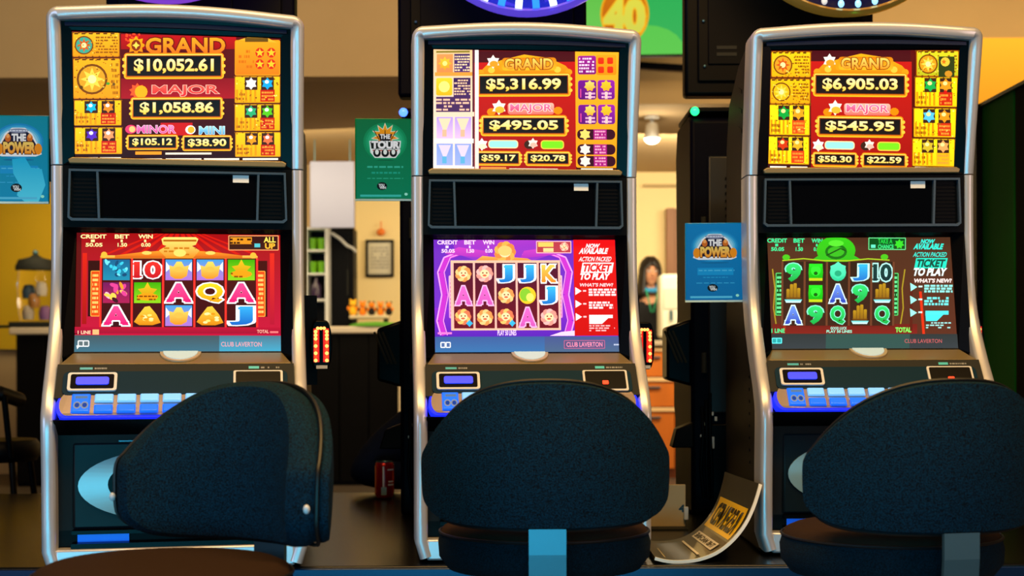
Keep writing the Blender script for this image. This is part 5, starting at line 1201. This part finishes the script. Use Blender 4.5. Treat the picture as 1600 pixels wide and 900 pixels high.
def hand(t, wpos, dirv, up, skinm, side):
    d = Vector(dirv).normalized(); u = Vector(up).normalized(); s_ = d.cross(u).normalized()*side; Wp = Vector(wpos)
    V = [(*(Wp), .020), (*(Wp+d*.045), (.030, .014)), (*(Wp+d*.085), (.034, .012))]; E = [(0, 1), (1, 2)]
    skin('palm', V, E, skinm, t)
    for k, L_ in enumerate((.068, .076, .071, .056)):
        b = Wp+d*.075+s_*(.028-.0185*k)
        p1 = b+d*L_*.45; p2 = p1+(d*.85-u*.5).normalized()*L_*.32; p3 = p2+(d*.6-u*.8).normalized()*L_*.25
        skin('finger', [(*b, .009), (*p1, .0085), (*p2, .008), (*p3, .0065)], [(0, 1), (1, 2), (2, 3)], skinm, t)
    b = Wp+d*.025+s_*.022; p1 = b+(d*.6+s_*.8).normalized()*.035; p2 = p1+(d*.9+s_*.3).normalized()*.03
    skin('thumb', [(*b, .011), (*p1, .0095), (*p2, .0075)], [(0, 1), (1, 2)], skinm, t)

t = thing('person', 'person in dark navy sleeves leaning an elbow on the plinth behind the can', 'person', (-.08, 5.45, 0))
def rel(V, o): return [(v[0]-o[0], v[1]-o[1], v[2]-o[2], v[3]) for v in V]
O = (-.08, 5.45, 0)
J = dict(pel=(-.08, 5.45, .50, .135), sp=(-.08, 5.33, .63, .125), ch=(-.08, 5.17, .74, .135), nk=(-.07, 5.08, .845, .05), hd=(-.06, 5.04, .92, .055),
  sL=(-.315, 5.08, .775, .075), eL=(-.535, 4.885, .590, .066), wL=(-.29, 4.97, .570, .034), sR=(.155, 5.10, .775, .072), eR=(.30, 4.90, .590, .055), wR=(.12, 4.80, .565, .032),
  hL=(-.18, 5.42, .48, .095), kL=(-.24, 5.04, .44, .066), aL=(-.24, 5.10, .09, .042), fL=(-.24, 4.97, .045, .036), hR=(.02, 5.42, .48, .095), kR=(.10, 5.04, .44, .066), aR=(.10, 5.10, .09, .042), fR=(.10, 4.97, .045, .036))
def chain(keys, pairs, m_, name, grow=0.):
    V = rel([J[k][:3]+(J[k][3]+grow,) for k in keys], O); return skin(name, V, [(keys.index(a), keys.index(b)) for a, b in pairs], m_, t)
chain(['pel','sp','ch','nk','hd','sL','eL','wL','sR','eR','wR','hL','kL','aL','fL','hR','kR','aR','fR'], [('pel','sp'),('sp','ch'),('ch','nk'),('nk','hd'),('ch','sL'),('sL','eL'),('eL','wL'),('ch','sR'),('sR','eR'),('eR','wR'),('pel','hL'),('hL','kL'),('kL','aL'),('aL','fL'),('pel','hR'),('hR','kR'),('kR','aR'),('aR','fR')], M_skin, 'body', -.006)
chain(['sp','pel','ch','sL','eL','wL','sR','eR','wR'], [('sp','pel'),('sp','ch'),('ch','sL'),('sL','eL'),('eL','wL'),('ch','sR'),('sR','eR'),('eR','wR')], M_cloth_navy, 'jumper', .006)
chain(['pel','hL','kL','aL','hR','kR','aR'], [('pel','hL'),('hL','kL'),('kL','aL'),('pel','hR'),('hR','kR'),('kR','aR')], M_jeans, 'trousers', .008)
for kk in ('L', 'R'): 
    a, f_ = J['a'+kk], J['f'+kk]; obj('shoe', MB().ball((a[0]-O[0], (a[1]+f_[1])/2-.01-O[1], .045), (.05, .14, .045), 14, 8), M_black, t, smooth=True)
face(t, (-.06-O[0], 5.03-O[1], 1.00), 0, M_hair, False, M_skin)
hand(t, (-.29-O[0], 4.97-O[1], .570), (.9, .2, -.1), (0, 0, 1), M_skin, -1); hand(t, (.12-O[0], 4.80-O[1], .565), (-.9, -.3, -.1), (0, 0, 1), M_skin, 1)
t = thing('low_stool', 'low round stool under the person in navy', 'stool', (-.08, 5.47, 0))
obj('seat', MB().lathe([(0, .30), (.16, .30), (.17, .315), (.17, .345), (.15, .358), (0, .36)], n=30), M_fabdark, t, smooth=True)
for k in range(4): 
    a = PI/4+PI/2*k; obj('leg', MB().tube([(.11*math.cos(a), .11*math.sin(a), .30), (.16*math.cos(a), .16*math.sin(a), 0)], .013, 8), M_steel, t, smooth=True)

O = (X(1017, 12.1), 12.1, 0)
t = thing('person', 'dark-haired person in black top behind the servery, beside white coffee machine', 'person', O)
zo = Z(427, 12.1)-1.62; x0 = O[0]
J = dict(pel=(x0, 12.12, .95, .125), sp=(x0, 12.12, 1.12, .11), ch=(x0, 12.12, 1.31, .125), nk=(x0, 12.12, 1.44, .048), hd=(x0, 12.11, 1.54, .052),
  sL=(x0-.175, 12.12, 1.37, .06), eL=(x0-.23, 12.08, 1.11, .045), wL=(x0-.20, 12.0, .92, .028), sR=(x0+.175, 12.12, 1.37, .06), eR=(x0+.22, 12.10, 1.10, .045), wR=(x0+.20, 12.0, .90, .028),
  hL=(x0-.09, 12.12, .90, .09), kL=(x0-.10, 12.10, .50, .062), aL=(x0-.10, 12.12, .09, .04), fL=(x0-.10, 12.0, .045, .034), hR=(x0+.09, 12.12, .90, .09), kR=(x0+.10, 12.10, .50, .062), aR=(x0+.10, 12.12, .09, .04), fR=(x0+.10, 12.0, .045, .034))
for k in J:
    v = J[k]; J[k] = (v[0], v[1], v[2]*(1.62+zo)/1.62 if v[2] > .1 else v[2], v[3])
O2 = O
chain(['pel','sp','ch','nk','hd','sL','eL','wL','sR','eR','wR','hL','kL','aL','fL','hR','kR','aR','fR'], [('pel','sp'),('sp','ch'),('ch','nk'),('nk','hd'),('ch','sL'),('sL','eL'),('eL','wL'),('ch','sR'),('sR','eR'),('eR','wR'),('pel','hL'),('hL','kL'),('kL','aL'),('aL','fL'),('pel','hR'),('hR','kR'),('kR','aR'),('aR','fR')], M_skin, 'body', -.006)
chain(['sp','pel','ch','sL','eL','sR','eR'], [('sp','pel'),('sp','ch'),('ch','sL'),('sL','eL'),('ch','sR'),('sR','eR')], M_cloth_black, 'shirt', .022)
chain(['pel','hL','kL','aL','hR','kR','aR'], [('pel','hL'),('hL','kL'),('kL','aL'),('pel','hR'),('hR','kR'),('kR','aR')], M_jeans, 'trousers', .008)
for kk in ('L', 'R'):
    a, f_ = J['a'+kk], J['f'+kk]; obj('shoe', MB().ball((a[0]-O[0], (a[1]+f_[1])/2-.01-O[1], .045), (.05, .14, .045), 14, 8), M_black, t, smooth=True)
hz = Z(427, 12.1)
face(t, (0, 0, hz), math.radians(8), M_hair, True, M_skin)
for kk, sd in (('L', -1), ('R', 1)):
    wv = J['w'+kk]; ev = J['e'+kk]; dv = (wv[0]-ev[0], wv[1]-ev[1], wv[2]-ev[2]); hand(t, (wv[0]-O[0], wv[1]-O[1], wv[2]), dv, (0, -.4, .9), M_skin, sd)
obj('blue_collar', MB().tube([(.085*math.cos(a), -.02+.075*math.sin(a), hz-.135-.02*math.sin(a)*-1) for a in [2*PI*k/20 for k in range(20)]], .022, 8, closed=True), mat('blue_cloth', '#2c8cc8', .8), t, smooth=True)
for s in (-1, 1): obj('lanyard', MB().tube([(s*.05, -.12, hz-.15), (s*.035, -.145, hz-.22), (s*.008, -.145, hz-.34)], .006, 6), mat('green_ribbon', '#18a878', .7), t)
